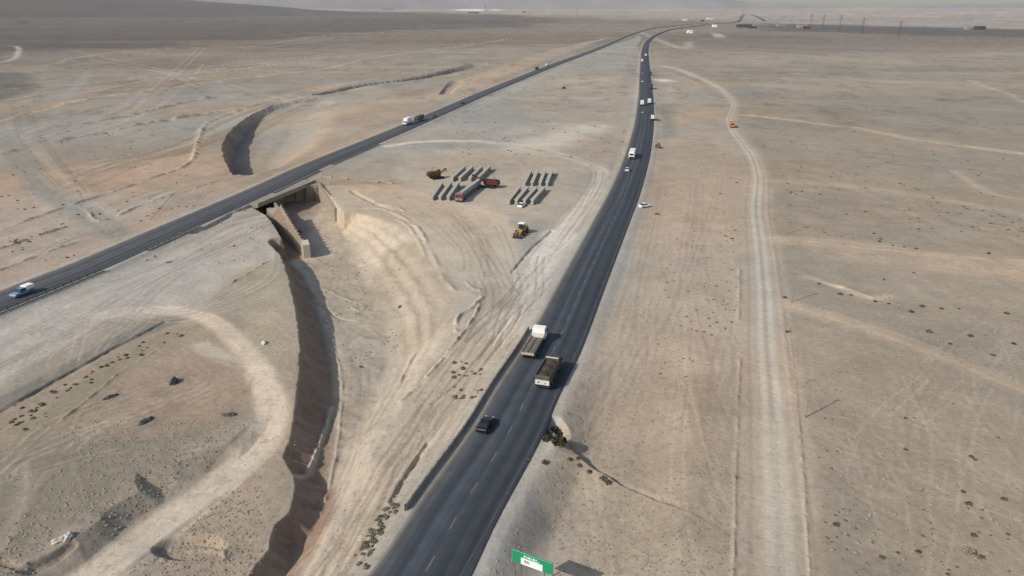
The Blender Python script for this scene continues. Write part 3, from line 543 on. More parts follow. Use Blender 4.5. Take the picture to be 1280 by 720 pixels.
# ---------------------------------------------------------------- underpass
def wallquad(P, Q, th, side, z0, zt0, zt1):
    d = (Q - P) / np.linalg.norm(Q - P); n = np.array([-d[1], d[0]]) * side * th
    return [P, Q, Q + n, P + n], z0, [zt0, zt1, zt1, zt0]
up0 = FACE.mean(0); up = thing('road_underpass', 'unfinished concrete underpass with two wing walls beneath the old highway', 'underpass', (up0[0], up0[1], 0))
def rel(P): return [np.array(p) - up0 for p in P]
nrm = np.array([-fdir[1], fdir[0]])          # towards the road
A, B = FACE[0] - fdir * 3, FACE[1] + fdir * 3.0
MB().poly(rel([A, B, B + nrm * 15, A + nrm * 15]), -1.3, .02).done('deck', CONCD, up)
MB().poly(rel([A - nrm * .5, B - nrm * .5, B - nrm * .02, A - nrm * .02]), -1.15, .35).done('edge_beam', CONC, up)
wd = (WL[1] - WL[0]) / np.linalg.norm(WL[1] - WL[0])
for P in (WL[0], WR[0]):
    q0 = P - wd * 22; s = 1 if P is WR[0] else -1
    pl, a, b = wallquad(P - wd * 1.0, q0, .9, -s if s > 0 else 1, -7.4, -1.32, -1.32); MB().poly(rel(pl), a, b).done('abutment', CONCD, up)
q0 = WL[0] - wd * 21; q1 = WR[0] - wd * 21
pl, a, b = wallquad(q0, q1, .6, 1, -7.6, -1.32, -1.32); MB().poly(rel(pl), a, b).done('end_wall', CONCD, up)
pl, a, b = wallquad(WL[0], WL[1], .7, 1, -7.5, .35, -.9); wl = MB().poly(rel(pl), a, b).done('wing_wall', CONC, up)
e = WL[1]; ed = np.array([wd[1], -wd[0]])
MB().poly(rel([e, e + wd * 1.6, e + wd * 1.6 - ed * 2.0, e - ed * 2.0]), -7.5, [-1.1, -2.2, -2.2, -1.1]).done('wall_end_block', mat('pale_concrete', (190, 182, 165), .85, var=.08), up)
WRE = WR[0] + (WR[1] - WR[0]) * .72; pl, a, b = wallquad(WR[0], WRE, 1.5, 1, -7.5, .3, -1.6); wr = MB().poly(rel(pl), a, b).done('wing_wall', CONC, up)
for w, Wp, n, z0, z1, off in ((wl, WL, 13, .35, -.9, .35), (wr, (WR[0], WRE), 12, .3, -1.6, 1.1)):
    L = np.linalg.norm(Wp[1] - Wp[0]); nn = np.array([-wd[1], wd[0]]) * off
    for k in range(n):
        p = Wp[0] + wd * (L * (k + .5) / n) + nn - up0; z = z0 + (z1 - z0) * (k + .5) / n
        m = MB()
        for dd in (-.5, 0, .5): m.cyl((p[0] + wd[0] * dd, p[1] + wd[1] * dd, z - .2), (p[0] + wd[0] * dd, p[1] + wd[1] * dd, z + .75 + .2 * random.random()), .07, n=6)
        m.box((p[0], p[1], z + .25), (.9, .5, .5), math.atan2(wd[1], wd[0]))
        m.done('starter_bar', RUST, w)
# ---------------------------------------------------------------- vehicles (front along +y)
def wheels(par, xs, ys, r, w, name='wheel'):
    for y in ys:
        for s in (-1, 1):
            x = s * xs; tw = MB().cyl((x - w / 2, y, r), (x + w / 2, y, r), r, n=18).done(name, TYRE, par)
            MB().cyl((x + s * (w / 2 - .02), y, r), (x + s * (w / 2 + .02), y, r), r * .55, n=12).done('rim', RIM, tw)
def truck_cab(t, y0, m, w=2.45, h=2.75, ln=2.1, dark=False):
    c = MB().prof([(y0, .75), (y0 + ln, .75), (y0 + ln + .08, 1.7), (y0 + ln - .25, h), (y0 + ln - .6, h + .12), (y0, h + .12)], -w / 2, w / 2).done('cab', m, t)
    MB().prof([(y0 + ln + .09, 1.72), (y0 + ln + .12, 1.74), (y0 + ln - .2, h - .08), (y0 + ln - .23, h - .1)], -w / 2 + .12, w / 2 - .12).done('windscreen', GLASS, c)
    for s in (-1, 1):
        MB().box((s * w / 2, y0 + ln * .62, 2.15), (.03, ln * .42, .72)).done('side_window', GLASS, c); MB().box((s * (w / 2 + .18), y0 + ln - .1, 2.1), (.16, .08, .55)).done('mirror', STEEL, c)
        MB().box((s * .85, y0 + ln + .05, 1.0), (.4, .06, .2)).done('headlight', WHITED, c)
    MB().box((0, y0 + ln, .62), (w, .3, .4), bev=.05).done('bumper', STEEL, c)
    return c
def flatbed(label, loc, rz):
    t = thing('flatbed_truck', label, 'truck', loc, rz)
    MB().box((-.45, 0, .85), (.16, 9.6, .28)).box((.45, 0, .85), (.16, 9.6, .28)).box((0, -2, .8), (.9, 5, .16)).done('chassis', STEEL, t); truck_cab(t, 3.1, WHITE, 2.5, 3.0)
    d = MB().box((0, -1.3, 1.22), (2.5, 7.9, .16)).done('load_deck', DECK, t)
    MB().box((-1.22, -1.3, 1.5), (.07, 7.9, .42)).box((1.22, -1.3, 1.5), (.07, 7.9, .42)).done('side_board', mat('grey_side_board', (120, 116, 110), .7), d)
    MB().box((0, -5.26, 1.5), (2.5, .08, .44)).done('tailboard', mat('pale_tailboard', (172, 164, 148), .6), d); MB().box((0, 2.62, 1.75), (2.5, .1, 1.0)).done('headboard', WHITED, d)
    m = MB()
    for k in range(6):
        for s in (-.58, .58): m.box((s, -4.5 + k * 1.22, 1.46), (.95, .95, .32), .06 * (k % 3 - 1), bev=.05)
    m.done('cargo', mat('grey_block_cargo', (108, 102, 98), .9, var=.25), t)
    wheels(t, 1.02, (4.0, -2.6, -3.9), .52, .34); [MB().box((s * .95, -5.2, .95), (.3, .06, .16)).done('tail_lamp', REDL, t) for s in (-1, 1)]
    return t
def tipper(label, loc, rz):
    t = thing('tipper_truck', label, 'truck', loc, rz)
    MB().box((-.45, 0, .85), (.16, 8.4, .3)).box((.45, 0, .85), (.16, 8.4, .3)).done('chassis', STEEL, t); truck_cab(t, 2.4, mat('dark_green_cab', (66, 66, 58), .5), 2.5, 2.9, 2.0)
    b = mat('tipper_body', (88, 84, 74), .65, var=.2); d = MB()
    d.box((0, -1.2, 1.2), (2.5, 6.6, .14)).box((-1.24, -1.2, 2.1), (.08, 6.6, 1.75), ).box((1.24, -1.2, 2.1), (.08, 6.6, 1.75)).box((0, 2.08, 2.2), (2.5, .1, 2.0))
    for k in range(6):
        for s in (-1, 1): d.box((s * 1.31, -4.2 + k * 1.15, 2.1), (.08, .12, 1.7))
    bd = d.done('tipper_body', b, t); MB().box((0, 2.12, 3.22), (2.3, .25, .1)).done('canopy_lip', WHITED, bd)
    MB().box((0, -4.52, 2.5), (2.52, .1, .9)).done('upper_tailgate', b, bd); tg = MB().box((0, -4.53, 1.6), (2.52, .12, .92)).box((0, -4.61, 1.6), (.1, .06, .8)).done('tailgate', WHITED, bd); MB().box((-.65, -4.6, 1.6), (.4, .02, .4)).box((.55, -4.6, 1.5), (.3, .02, .28)).done('tailgate_panel', mat('grey_panel', (140, 136, 132), .6), tg)
    bm = bmesh.new(); nx, ny = 12, 26; vs = [[bm.verts.new((-1.19 + 2.38 * i / nx, -4.42 + 6.4 * j / ny, 2.55 + .42 * math.sin(math.pi * i / nx) * (.6 + .4 * math.sin(j * .6)) + .1 * random.random())) for i in range(nx + 1)] for j in range(ny + 1)]
    for j in range(ny):
        for i in range(nx): bm.faces.new((vs[j][i], vs[j][i + 1], vs[j + 1][i + 1], vs[j + 1][i]))
    me = bpy.data.meshes.new('soil_load'); bm.to_mesh(me); bm.free(); link('soil_load', me, LOAD, t)
    wheels(t, 1.02, (3.3, -2.2, -3.5), .52, .36); [MB().box((s * .95, -4.5, .95), (.3, .06, .16)).done('tail_lamp', REDL, t) for s in (-1, 1)]; MB().box((0, -4.45, .75), (2.3, .12, .2)).done('rear_bumper', STEEL, t)
    return t
def car(label, loc, rz, paint, group=None, L=4.4):
    t = thing('car', label, 'car', loc, rz, group); k = L / 4.4
    b = MB().prof([(y * k, z) for y, z in ((-2.2, .35), (-2.2, .8), (-2.1, .95), (-1.5, 1.0), (.75, .98), (1.9, .82), (2.18, .65), (2.2, .35))], -.86, .86, lambda z: 1 - .08 * max(0, z - .6)).done('body', paint, t)
    c = MB().prof([(y * k, z) for y, z in ((-1.65, .97), (-1.05, 1.42), (.1, 1.45), (.9, .97))], -.80, .80, lambda z: 1 - .32 * max(0, z - .97)).done('window_band', GLASS, b)
    MB().box((0, -.45 * k, 1.452), (1.3, 1.2 * k, .05), bev=.02).done('roof', paint, b)
    for s in (-1, 1):
        MB().box((s * .62, 2.14 * k, .68), (.34, .1, .15)).done('headlight', WHITED, b); MB().box((s * .66, -2.18 * k, .8), (.3, .06, .16)).done('tail_lamp', REDL, b); MB().box((s * .92, .62 * k, 1.0), (.16, .1, .1)).done('mirror', paint, b)
    wheels(t, .76, (1.35 * k, -1.3 * k), .31, .2); return t
def van_truck(label, loc, rz, cabm, boxm, L=7.5, bh=3.3, group=None, name='box_truck', cat='truck'):
    t = thing(name, label, cat, loc, rz, group); MB().box((0, 0, .75), (1.0, L - .6, .3)).done('chassis', STEEL, t); truck_cab(t, L / 2 - 2.1, cabm, 2.3, 2.5, 1.9)
    b = MB().box((0, -1.2, (bh + 1.0) / 2), (2.4, L - 2.5, bh - 1.0), bev=.06).done('cargo_box', boxm, t); MB().box((0, -L / 2 + .01, (bh + 1) / 2), (2.1, .06, bh - 1.3)).done('rear_door', WHITED if boxm in (WHITE, WHITED) or 'white rear' in label else boxm, b)
    wheels(t, .98, (L / 2 - 1.2, -L / 2 + 1.7), .48, .3); [MB().box((s * .9, -L / 2 + .1, .85), (.3, .5, .16)).done('tail_lamp', REDL, t) for s in (-1, 1)]; return t
def bus(label, loc, rz):
    t = thing('bus', label, 'bus', loc, rz); b = MB().box((0, 0, 1.85), (2.5, 11.5, 2.7), bev=.18).done('body', WHITE, t)
    for s in (-1, 1): MB().box((s * 1.255, .1, 2.25), (.02, 10.2, .9)).done('window_band', GLASS, b)
    MB().box((0, 5.75, 2.0), (2.2, .04, 1.4)).done('windscreen', GLASS, b); MB().box((0, -5.75, 2.3), (1.9, .04, .8)).done('rear_window', GLASS, b); MB().box((0, -1, 3.28), (1.6, 3, .2), bev=.06).done('roof_unit', WHITED, b); MB().box((0, -5.76, 1.0), (2.2, .04, .8)).done('engine_hatch', STEEL, b)
    wheels(t, 1.05, (3.6, -3.4), .5, .32); return t
def pickup(label, loc, rz):
    t = thing('pickup_truck', label, 'pickup', loc, rz)
    b = MB().prof([(-2.6, .45), (-2.6, 1.1), (1.2, 1.1), (1.3, 1.08), (2.4, .98), (2.6, .7), (2.6, .45)], -.92, .92).done('body', BLUE, t); c = MB().prof([(-.5, 1.1), (-.4, 1.72), (.7, 1.75), (1.3, 1.1)], -.86, .86, lambda z: 1 - .15 * max(0, z - 1.1)).done('cab_glass', GLASS, b)
    MB().box((0, .15, 1.78), (1.5, 1.15, .06), bev=.02).done('cab_roof', BLUE, b); MB().box((0, -1.55, 1.55), (1.84, 2.2, .95), bev=.1).done('load_cover', WHITE, t)
    for s in (-1, 1): MB().box((s * .68, 2.58, .8), (.35, .08, .18)).done('headlight', WHITED, b)
    MB().box((0, 2.62, .55), (1.8, .1, .22)).done('bumper', GALV, b); wheels(t, .82, (1.65, -1.6), .38, .24); return t
def loader(label, loc, rz, paint, name='wheel_loader'):
    t = thing(name, label, 'loader', loc, rz)
    b = MB().box((0, -1.6, 1.55), (2.0, 2.8, 1.3), bev=.12).box((0, .8, 1.2), (1.2, 2.0, .7), bev=.05).box((0, -3.0, 1.2), (2.3, .5, .9), bev=.06).done('body', paint, t)
    c = MB().box((0, -.1, 2.7), (1.5, 1.5, 1.5), taper=(.85, .85)).done('cab', GLASS, t); MB().box((0, -.1, 3.52), (1.9, 1.9, .16)).done('cab_roof', WHITE, c); MB().cyl((.5, -2.2, 2.2), (.5, -2.2, 3.1), .08).done('exhaust', STEEL, b)
    for s in (-.6, .6): MB().box((s, 2.3, 1.35), (.22, 2.8, .35), rx=-.25).done('lift_arm', paint, t)
    MB().prof([(3.4, .2), (4.6, .15), (4.65, .25), (3.6, .45), (3.5, 1.2), (3.3, 1.3), (3.25, .6)], -1.4, 1.4).done('bucket', STEEL, t); wheels(t, 1.1, (1.2, -1.9), .8, .6); return t
def crane(label, loc, rz, paint, boom, name='crawler_crane'):
    t = thing(name, label, 'crane', loc, rz)
    for s in (-1, 1): MB().box((s * 1.5, 0, .5), (.75, 5.0, 1.0), bev=.3).done('crawler_track', TYRE, t)
    h = MB().box((0, -.6, 1.15), (2.2, 3.2, .3)).box((0, -1.1, 2.1), (2.7, 4.2, 1.7), bev=.1).done('house', paint, t); c = MB().box((-.85, 1.3, 2.2), (1.1, 1.3, 1.9), taper=(.9, .85)).done('cab', GLASS, h); MB().box((-.85, 1.3, 3.2), (1.1, 1.3, .1)).done('cab_roof', paint, c); MB().box((0, -3.4, 1.9), (2.7, .8, 1.5), bev=.1).done('counterweight', STEEL, h)
    m = MB(); e = Vector((0, boom[0], boom[1])); s0 = Vector((0, 1.2, 1.8))
    for sx, sz in ((-.5, -.3), (.5, -.3), (-.5, .3), (.5, .3)): m.cyl(s0 + Vector((sx, 0, sz)), e + Vector((sx * .4, 0, sz * .5)), .09, n=6)
    for k in range(10):
        a, b = s0.lerp(e, k / 10), s0.lerp(e, (k + 1) / 10); m.cyl(a + Vector((-.5, 0, .3)), b + Vector((.45, 0, .25)), .05, n=5); m.cyl(a + Vector((.5, 0, -.3)), b + Vector((-.45, 0, -.25)), .05, n=5)
    m.done('boom', paint, t); MB().cyl(e, e - Vector((0, 0, max(1.0, boom[1] - 2.6))), .05, n=5).done('hoist_rope', STEEL, t); MB().box(e - Vector((0, 0, max(1.0, boom[1] - 2.6))), (.4, .3, .7), bev=.06).done('hook_block', STEEL, t)
    MB().cyl((0, -2.2, 2.9), (0, -1.6, 4.6), .09, n=6).cyl((0, -1.6, 4.6), tuple(e), .04, n=5).done('gantry', STEEL, t); return t
def head(d): return math.atan2(-d[0], d[1])
def on_road(P, px, py, lift=.135):
    g, d = roadfrac(P, px, py); r = np.hypot(*g); z = far_rise(r) + lift + min(max((r - 300) / 4000, 0), 1) * 2.0; return (g[0], g[1], float(z)), head(d)
def place(f, P, px, py, label, *a, back=False, **k):
    l, rz = on_road(P, px, py); return f(label, l, rz + (math.pi if back else 0), *a, **k)
place(flatbed, ROAD_R, 668, 437, 'flatbed truck with white cab and grey block load in the left highway lane')
place(tipper, ROAD_R, 686, 474, 'tipper truck with dark soil load and bright white tailgate near the flatbed truck')
place(car, ROAD_R, 607, 535, 'black car alone on the highway behind the two trucks', BLACKP)
place(bus, ROAD_R, 790, 197, 'white bus on the highway just ahead of a small white car')
c0 = place(car, ROAD_R, 784, 214, 'small silver-white car on the highway following the white bus', WHITED)
silver = mat('silver_paint', (160, 164, 168), .35, .3)
place(van_truck, ROAD_R, 815.5, 150, 'dark lorry with white rear at the right highway edge, nearest of the far vehicles', mat('charcoal_cab', (60, 60, 62), .5), mat('charcoal_box', (66, 66, 70), .6), 9, 3.6)
place(van_truck, ROAD_R, 802.5, 132, 'white lorry with orange cab on the left side of the highway', ORA, WHITE, 8, 3.4)
place(van_truck, ROAD_R, 811.5, 130, 'white lorry with dark cab beside the orange-cab lorry', STEEL, WHITE, 8, 3.4)
for (px, py, lab, pm) in ((803, 142, 'small pale car on the highway just behind the orange-cab lorry', silver), (803, 103, 'tiny pale car on the left of the highway, halfway up the far straight', WHITED), (803.5, 93, 'tiny silver car near the top of the left highway lane', silver)):
    o = place(car, ROAD_R, px, py, lab, pm)
place(van_truck, ROAD_R, 814, 111, 'dark grey lorry on the right of the highway ahead of the white lorries', STEEL, mat('slate_box', (58, 60, 64), .6), 11, 3.6)
place(van_truck, ROAD_R, 813, 94, 'dark lorry on the right of the highway, second from the bend', STEEL, mat('dark_blue_box', (52, 58, 72), .6), 9, 3.4)
place(van_truck, ROAD_R, 802.5, 78, 'white lorry on the left of the highway below the far bend', WHITED, WHITE, 9, 3.6)
place(van_truck, ROAD_R, 807, 71, 'pale grey lorry closest to the far highway bend', WHITED, WHITED, 9, 3.6)
place(pickup, ROAD_L, 29, 369, 'sky blue pickup with white load cover on the old highway', back=True)
place(van_truck, ROAD_L, 509, 156, 'white lorry with pale roof coming down the old highway', WHITE, WHITE, 10, 3.8, back=True)
place(van_truck, ROAD_L, 524, 151.5, 'long dark lorry following the white lorry on the old highway', STEEL, mat('grey_blue_box', (74, 78, 86), .6), 12, 3.2, back=True)
place(car, ROAD_L, 543, 147, 'black car behind the dark lorry on the old highway', BLACKP, back=True)
place(car, ROAD_L, 578, 130, 'dark car on the old highway near a short dark ditch', BLACKP, back=True)
place(van_truck, ROAD_L, 671, 88, 'dark lorry far up the old highway', STEEL, mat('dark_blue_box', (52, 58, 72), .6), 9, 3.4, back=True)
place(van_truck, ROAD_L, 683, 84, 'pale lorry far up the old highway ahead of the dark one', WHITED, WHITED, 9, 3.4, back=True)
def onp(px, py, dz=0): return tuple(float(v) for v in ON([(px, py)], dz)[0])
g, d = roadfrac(DIRT, 914, 158); l = onp(915, 159, .05); van_truck('orange lorry driving on the pale dirt road', l, head(d), ORA, mat('orange_box', (184, 112, 58), .7), 7.5, 2.8)
loader('yellow wheel loader parked below the stacked concrete girders', onp(652, 293), R(160), YEL)
crane('brown crawler crane left of the girder stacks', onp(546, 223), R(-60), BROWN, (4.2, 3.6)); crane('dark red crawler crane between the two girder stacks', onp(612, 234), R(70), DRED, (7.0, 4.2))
car('small white car parked at the foot of the right girder stack', onp(652, 258.5), R(-20), WHITE); car('white car parked on the gravel right of the highway', onp(806, 259), R(-60), WHITE); 

# ---------------------------------------------------------------- girders
def girder_obj(Pa, Pb, label, group, z=None):
    a, b = np.array(Pa), np.array(Pb); m = (a + b) / 2; L = float(np.linalg.norm((b - a)[:2])); rz = head((b - a)[:2]); zz = m[2] if z is None else z
    t = MB(); s = [(-.6, .25), (.6, .25), (.6, .5), (.2, .65), (.2, 1.6), (.64, 1.78), (.64, 2.0), (-.64, 2.0), (-.64, 1.78), (-.2, 1.6), (-.2, .65), (-.6, .5)]
    A = [t.b.verts.new((x, -L / 2, q)) for x, q in s]; B = [t.b.verts.new((x, L / 2, q)) for x, q in s]
    for i in range(len(s)): j = (i + 1) % len(s); t.b.faces.new((A[i], A[j], B[j], B[i]))
    t.b.faces.new(A[::-1]); t.b.faces.new(B)
    for y in (-L / 2 + .6, L / 2 - .6): t.box((0, y, 1.0), (.8, 1.1, 1.35))
    o = t.done('concrete_girder', mat('girder_concrete', (168, 163, 153), .8, var=.1), None); o.location = (m[0], m[1], zz - .1); o.rotation_euler = (0, 0, rz); tag(o, label, 'girder', group)
    for y in (-L / 2 + 2, L / 2 - 2): MB().box((0, y, .05), (1.8, .5, .42)).done('timber_bearer', RUST, o)
    return o
rows = [('right stack, near row', [635.3, 644.5, 654.7, 664.5], 251, [651, 661, 672, 682], 231), ('right stack, far row', [655, 664.5, 674.7, 683.3], 228, [664.5, 673, 682, 690.6], 210),
        ('left stack, near row', [539.5, 549.4, 559.8], 246, [554.4, 565.3, 574.7], 225), ('left stack, far row', [564.5, 574, 587, 596.6], 222, [582.5, 592.7, 603.6, 613.8], 205)]
for nm, xs, y0, xt, y1 in rows:
    n = len(xs); od = ['leftmost', 'second from left', 'third from left', 'rightmost'] if n == 4 else ['leftmost', 'middle', 'rightmost']
    for k in range(n):
        pa, pb = ON([(xs[k], y0 + 6), (xt[k] - .5, y1 + 6.5)]); pa, pb = pa + (pb - pa) * .03, pb - (pb - pa) * .07; girder_obj(pa, pb, f'{od[k]} pale concrete girder in the {nm}', 'precast girders stored between the roads')
pa, pb = ON([(576, 251), (600, 233)]); girder_obj(pa, pb, 'pale concrete girder loaded on the long trailer behind the faded red cab', 'precast girders stored between the roads', pa[2] + 1.15)
dd = (pa - pb)[:2]; t = thing('trailer_truck', 'faded red truck with a long low trailer carrying a girder', 'truck', tuple((pa + pb) / 2), head(dd)); Lh = np.linalg.norm(dd) / 2
MB().box((0, 0, .95), (2.3, 2 * Lh - 2, .25)).done('trailer_bed', DECK, t); truck_cab(t, Lh + .1, PINK, 2.5, 2.9, 2.3); wheels(t, 1.0, (Lh + 1.2, Lh - 2, -Lh + 2, -Lh + 3.3, -Lh + 4.6), .5, .35)
# ---------------------------------------------------------------- barrier blocks, spoil heaps, rocks, sign, poles
for px, py, lb in ((409, 222, 'white concrete barrier block nearest the underpass'), (429, 223.5, 'white barrier block second from the underpass'), (467, 227.5, 'white barrier block third from the underpass above the sand bank'), (484, 229.5, 'white barrier block farthest from the underpass')):
    l = onp(px, py); o = MB().prof([(-.35, 0), (.35, 0), (.35, .2), (.16, .3), (.12, .75), (-.12, .75), (-.16, .3), (-.35, .2)], -2.3, 2.3).box((0, 0, .12), (4.7, .9, .2)).done('barrier_block', CONC, None); o.location = l; o.rotation_euler = (0, 0, R(-25)); tag(o, lb, 'barrier', 'white barrier blocks beyond the excavation')
def heap(px, py, rx, ry, h, m, name, label, cat, n=22):
    l = onp(px, py); b = bmesh.new(); bmesh.ops.create_icosphere(b, subdivisions=4, radius=1); sd = random.random() * 50
    co = np.array([v.co[:] for v in b.verts]); nz = fbm(co[:, 0] * 2.2 + sd, co[:, 1] * 2.2 + co[:, 2] * 2, 5, 4)
    for v, q in zip(b.verts, nz):
        k = 1 + .55 * q; v.co = Vector((v.co.x * rx * k, v.co.y * ry * k, max(v.co.z, -.25) * h * k))
    me = bpy.data.meshes.new(name); b.to_mesh(me); b.free(); me.polygons.foreach_set('use_smooth', [True] * len(me.polygons)); o = link(name, me, m); o.location = l; o.rotation_euler = (0, 0, random.random() * 3); return tag(o, label, cat)
heap(218, 478, 1.0, .7, .9, ASPILE, 'spoil_heap', 'black heap highest on the bare rutted ground', 'heap'); heap(137, 497, 1.3, .5, .4, ASPILE, 'spoil_heap', 'flat dark smear of spoil left of the other heaps', 'heap')
heap(182, 527, 1.4, .6, .45, ASPILE, 'spoil_heap', 'low dark heap beside circular tyre ruts', 'heap'); heap(287, 519, 1.2, .5, .4, ASPILE, 'spoil_heap', 'low dark heap close to the curving pale track', 'heap')
heap(74, 676, .9, .5, .5, ROCK, 'boulder', 'white boulder at the foot of the dug bank, left one', 'rock'); heap(86, 672, .8, .5, .6, ROCK, 'boulder', 'white boulder at the foot of the dug bank, right one', 'rock'); heap(330, 429, .9, .5, .5, ROCK, 'rubble_pile', 'pale rubble pile between the pale track and the trench', 'rubble')
heap(451, 459, .5, .25, .3, RUST, 'clod', 'reddish clod on the excavation floor', 'clod'); heap(500, 384, .5, .3, .5, ASPILE, 'boulder', 'dark boulder on the excavation floor below the sand bank', 'rock'); heap(704, 111, 1.8, 1.4, 1.8, ASPILE, 'spoil_heap', 'dark heap on the grey median between the highways', 'heap')
heap(822, 185, 1.6, 1.2, 2.4, ASPILE, 'spoil_heap', 'dark heap at the right edge of the highway opposite the bus', 'heap'); heap(821, 268, .9, .5, .5, RUST, 'clod', 'reddish clod on gravel near the parked white car', 'clod'); heap(375, 291, 1.0, .8, 1.0, ASPILE, 'boulder', 'dark boulder in the shade of the left wing wall', 'rock')
def sign():
    zt = 7.6; zm = 3.0; g = G(665, 702, zm); zb = float(H(np.array([g[0]]), np.array([g[1]]))[0]); t = thing('road_sign', 'green road sign with a white panel beside the highway', 'road sign', (g[0], g[1], zb), R(-27)); h = zm - zb
    p = MB().box((0, 0, h), (5.2, .12, 1.8), bev=.04).done('sign_panel', SIGNG, t); MB().box((0, -.075, h + .02), (5.1, .02, 1.7)).done('panel_border', SIGNL, p)
    MB().box((-1.95, -.1, h), (1.1, .02, 1.58)).box((1.95, -.1, h), (1.1, .02, 1.58)).box((0, -.1, h + .46), (2.7, .02, .62)).done('panel_field', SIGNG, p)
    w = MB().box((0, -.1, h - .34), (2.74, .02, .9)).done('white_field', WHITE, p)
    m = MB()
    for k in range(5): m.box((-.95 + .16 * k, -.117, h - .24 + .05 * (k % 2)), (.1, .012, .28 if k % 2 else .18))
    m.box((-.62, -.117, h - .44), (.8, .012, .06)); m.done('lettering', BLACKP, w)
    m = MB()
    for k in range(6): m.box((-.9 + .3 * k, -.118, h + .48), (.2, .012, .1 if k % 2 else .22))
    m.box((0, -.118, h + .28), (2.0, .012, .05)).done('lettering', WHITE, p)
    for s in (-1.5, 1.5): MB().cyl((s, .16, -.4), (s, .16, h + .7), .1).done('post', GALV, t)
    for s in (-.6, .6): MB().box((0, .1, h + s * .8), (4.4, .08, .1)).done('brace', GALV, p)
sign()
SH = Vector((math.cos(R(35)), math.sin(R(35)), 0))
for px, py, hh, lb in ((1006, 522, 7.2, 'weathered utility pole beside the dirt road, nearest one casting a long shadow'), (989, 378, 7.2, 'weathered utility pole beside the dirt road, second one up'), (983, 292, 7.2, 'weathered utility pole beside the dirt road, third one up'), (976, 243, 7.2, 'weathered utility pole beside the dirt road, farthest up')):
    t = thing('utility_pole', lb, 'pole', onp(px, py), 0, 'utility poles along the dirt road'); MB().cyl((0, 0, -.5), (0, 0, hh), .13, .08, 10).done('pole', WOOD, t); MB().box((0, 0, hh - .4), (1.2, .09, .1)).done('crossarm', WOOD, t)
    for s in (-.5, .5): MB().cyl((s, 0, hh - .35), (s, 0, hh - .15), .05, .03, 8).done('insulator', STEEL, t)
# culvert
cl = G(684, 541, -2); t = thing('culvert_headwall', 'small concrete culvert headwall under the highway by dark shrubs', 'culvert', (cl[0], cl[1], -3.6), R(-62)); MB().box((-1.7, 0, 1.2), (1.4, .5, 2.6)).box((1.7, 0, 1.2), (1.4, .5, 2.6)).box((0, 0, 2.2), (2.0, .5, .6)).done('headwall', CONCD, t); MB().box((0, .5, .9), (2.0, .1, 2.0)).done('opening', mat('culvert_dark', (40, 36, 32), .95), t)
# ---------------------------------------------------------------- shrubs
def shrub_mesh(n, seed, r=.5, leaf=.16):
    q = random.Random(seed); b = bmesh.new()
    for k in range(n):
        a = q.random() * 6.283; e = q.random(); rad = r * (e ** .5); z = (1 - (rad / r) ** 2) * r * .9 * q.random() + .02; c = Vector((math.cos(a) * rad, math.sin(a) * rad, z)); s = leaf * (.5 + q.random())
        d1 = Vector((q.uniform(-1, 1), q.uniform(-1, 1), q.uniform(-1, 1))).normalized() * s; d2 = d1.cross(Vector((q.uniform(-1, 1), q.uniform(-1, 1), q.uniform(-.4, 1)))).normalized() * s * .6
        b.faces.new([b.verts.new(c + d1), b.verts.new(c + d2), b.verts.new(c - d1), b.verts.new(c - d2)])
    me = bpy.data.meshes.new('foliage'); b.to_mesh(me); b.free(); return me
FM = [shrub_mesh(90, k) for k in range(5)]
for m in FM: m.materials.append(FOL)
GM = [shrub_mesh(160, 20 + k, .5, .13) for k in range(3)]
for m in GM: m.materials.append(FOLG)
DM = [shrub_mesh(200, 40 + k, .5, .13) for k in range(2)]
for m in DM: m.materials.append(mat('dark_green_foliage', (62, 62, 44), .95, var=.35, scale=5))
def shrub(l, s, mesh, label, group):
    o = bpy.data.objects.new('desert_shrub', mesh); COL.objects.link(o); o.location = l; o.rotation_euler = (0, 0, random.random() * 6.28); o.scale = (s, s, s * random.uniform(.7, 1.0)); return tag(o, label, 'shrub', group)
P1 = [(1045, 656), (1103, 697), (1213, 688), (1227, 697), (1260, 668), (1204, 615), (1211, 630), (1255, 624), (1219, 575), (1214, 571), (1132, 562), (1185, 718), (1217, 669), (1122, 691), (1132, 523), (1148, 690)]
P2 = [(1236, 317), (1142, 341), (1161, 415), (1258, 392), (1267, 430), (1241, 444), (1213, 420), (1139, 390), (1177, 386), (1199, 386), (1153, 383), (1094, 377), (1111, 380), (1064, 369), (1050, 368), (1024, 355), (1116, 307), (1099, 302), (1092, 292), (1130, 309), (1145, 311), (985, 415), (981, 372), (1105, 350), (1188, 430)]
for pts, lab, gp, s in ((P1, 'dark low shrub on the right plain, close to the camera', 'near shrubs of the right plain', 1.0), (P2, 'dark low shrub on the right plain beyond the sandy wash', 'shrubs of the right plain beyond the wash', 1.3)):
    for l in ON(pts): shrub(l, s * random.uniform(.5, 1.0), random.choice(FM), lab, gp)
shrub(onp(1213, 690), 1.5, GM[0], 'largest green-brown shrub low on the right plain', None)
pts = [(694, 541), (689, 533), (699, 552), (684, 549)]
for k, l in enumerate(ON(pts)): shrub(l, (2.6, 2.2, 2.4, 1.6)[k], DM[k % 2], 'dense dark green shrub at the culvert mouth by the highway', 'shrubs at the culvert mouth')
pts = [(712, 574), (724, 582), (737, 590), (754, 598), (660, 576), (681, 578), (760, 603), (722, 573)]
for l in ON(pts): shrub(l, random.uniform(.6, 1.2), random.choice(FM), 'olive shrub along the thin ditch right of the highway', 'shrubs along the ditch')
pts = [(495 - 46 * t + random.uniform(-9, 9), 625 + 80 * t + random.uniform(-5, 5)) for t in np.linspace(0, 1, 42)] + [(random.uniform(566, 604), random.uniform(452, 500)) for _ in range(26)]
for l in ON(pts): shrub(l, random.uniform(.4, 1.05), random.choice(GM), 'small olive shrub on the left verge of the highway', 'shrubs of the left verge')
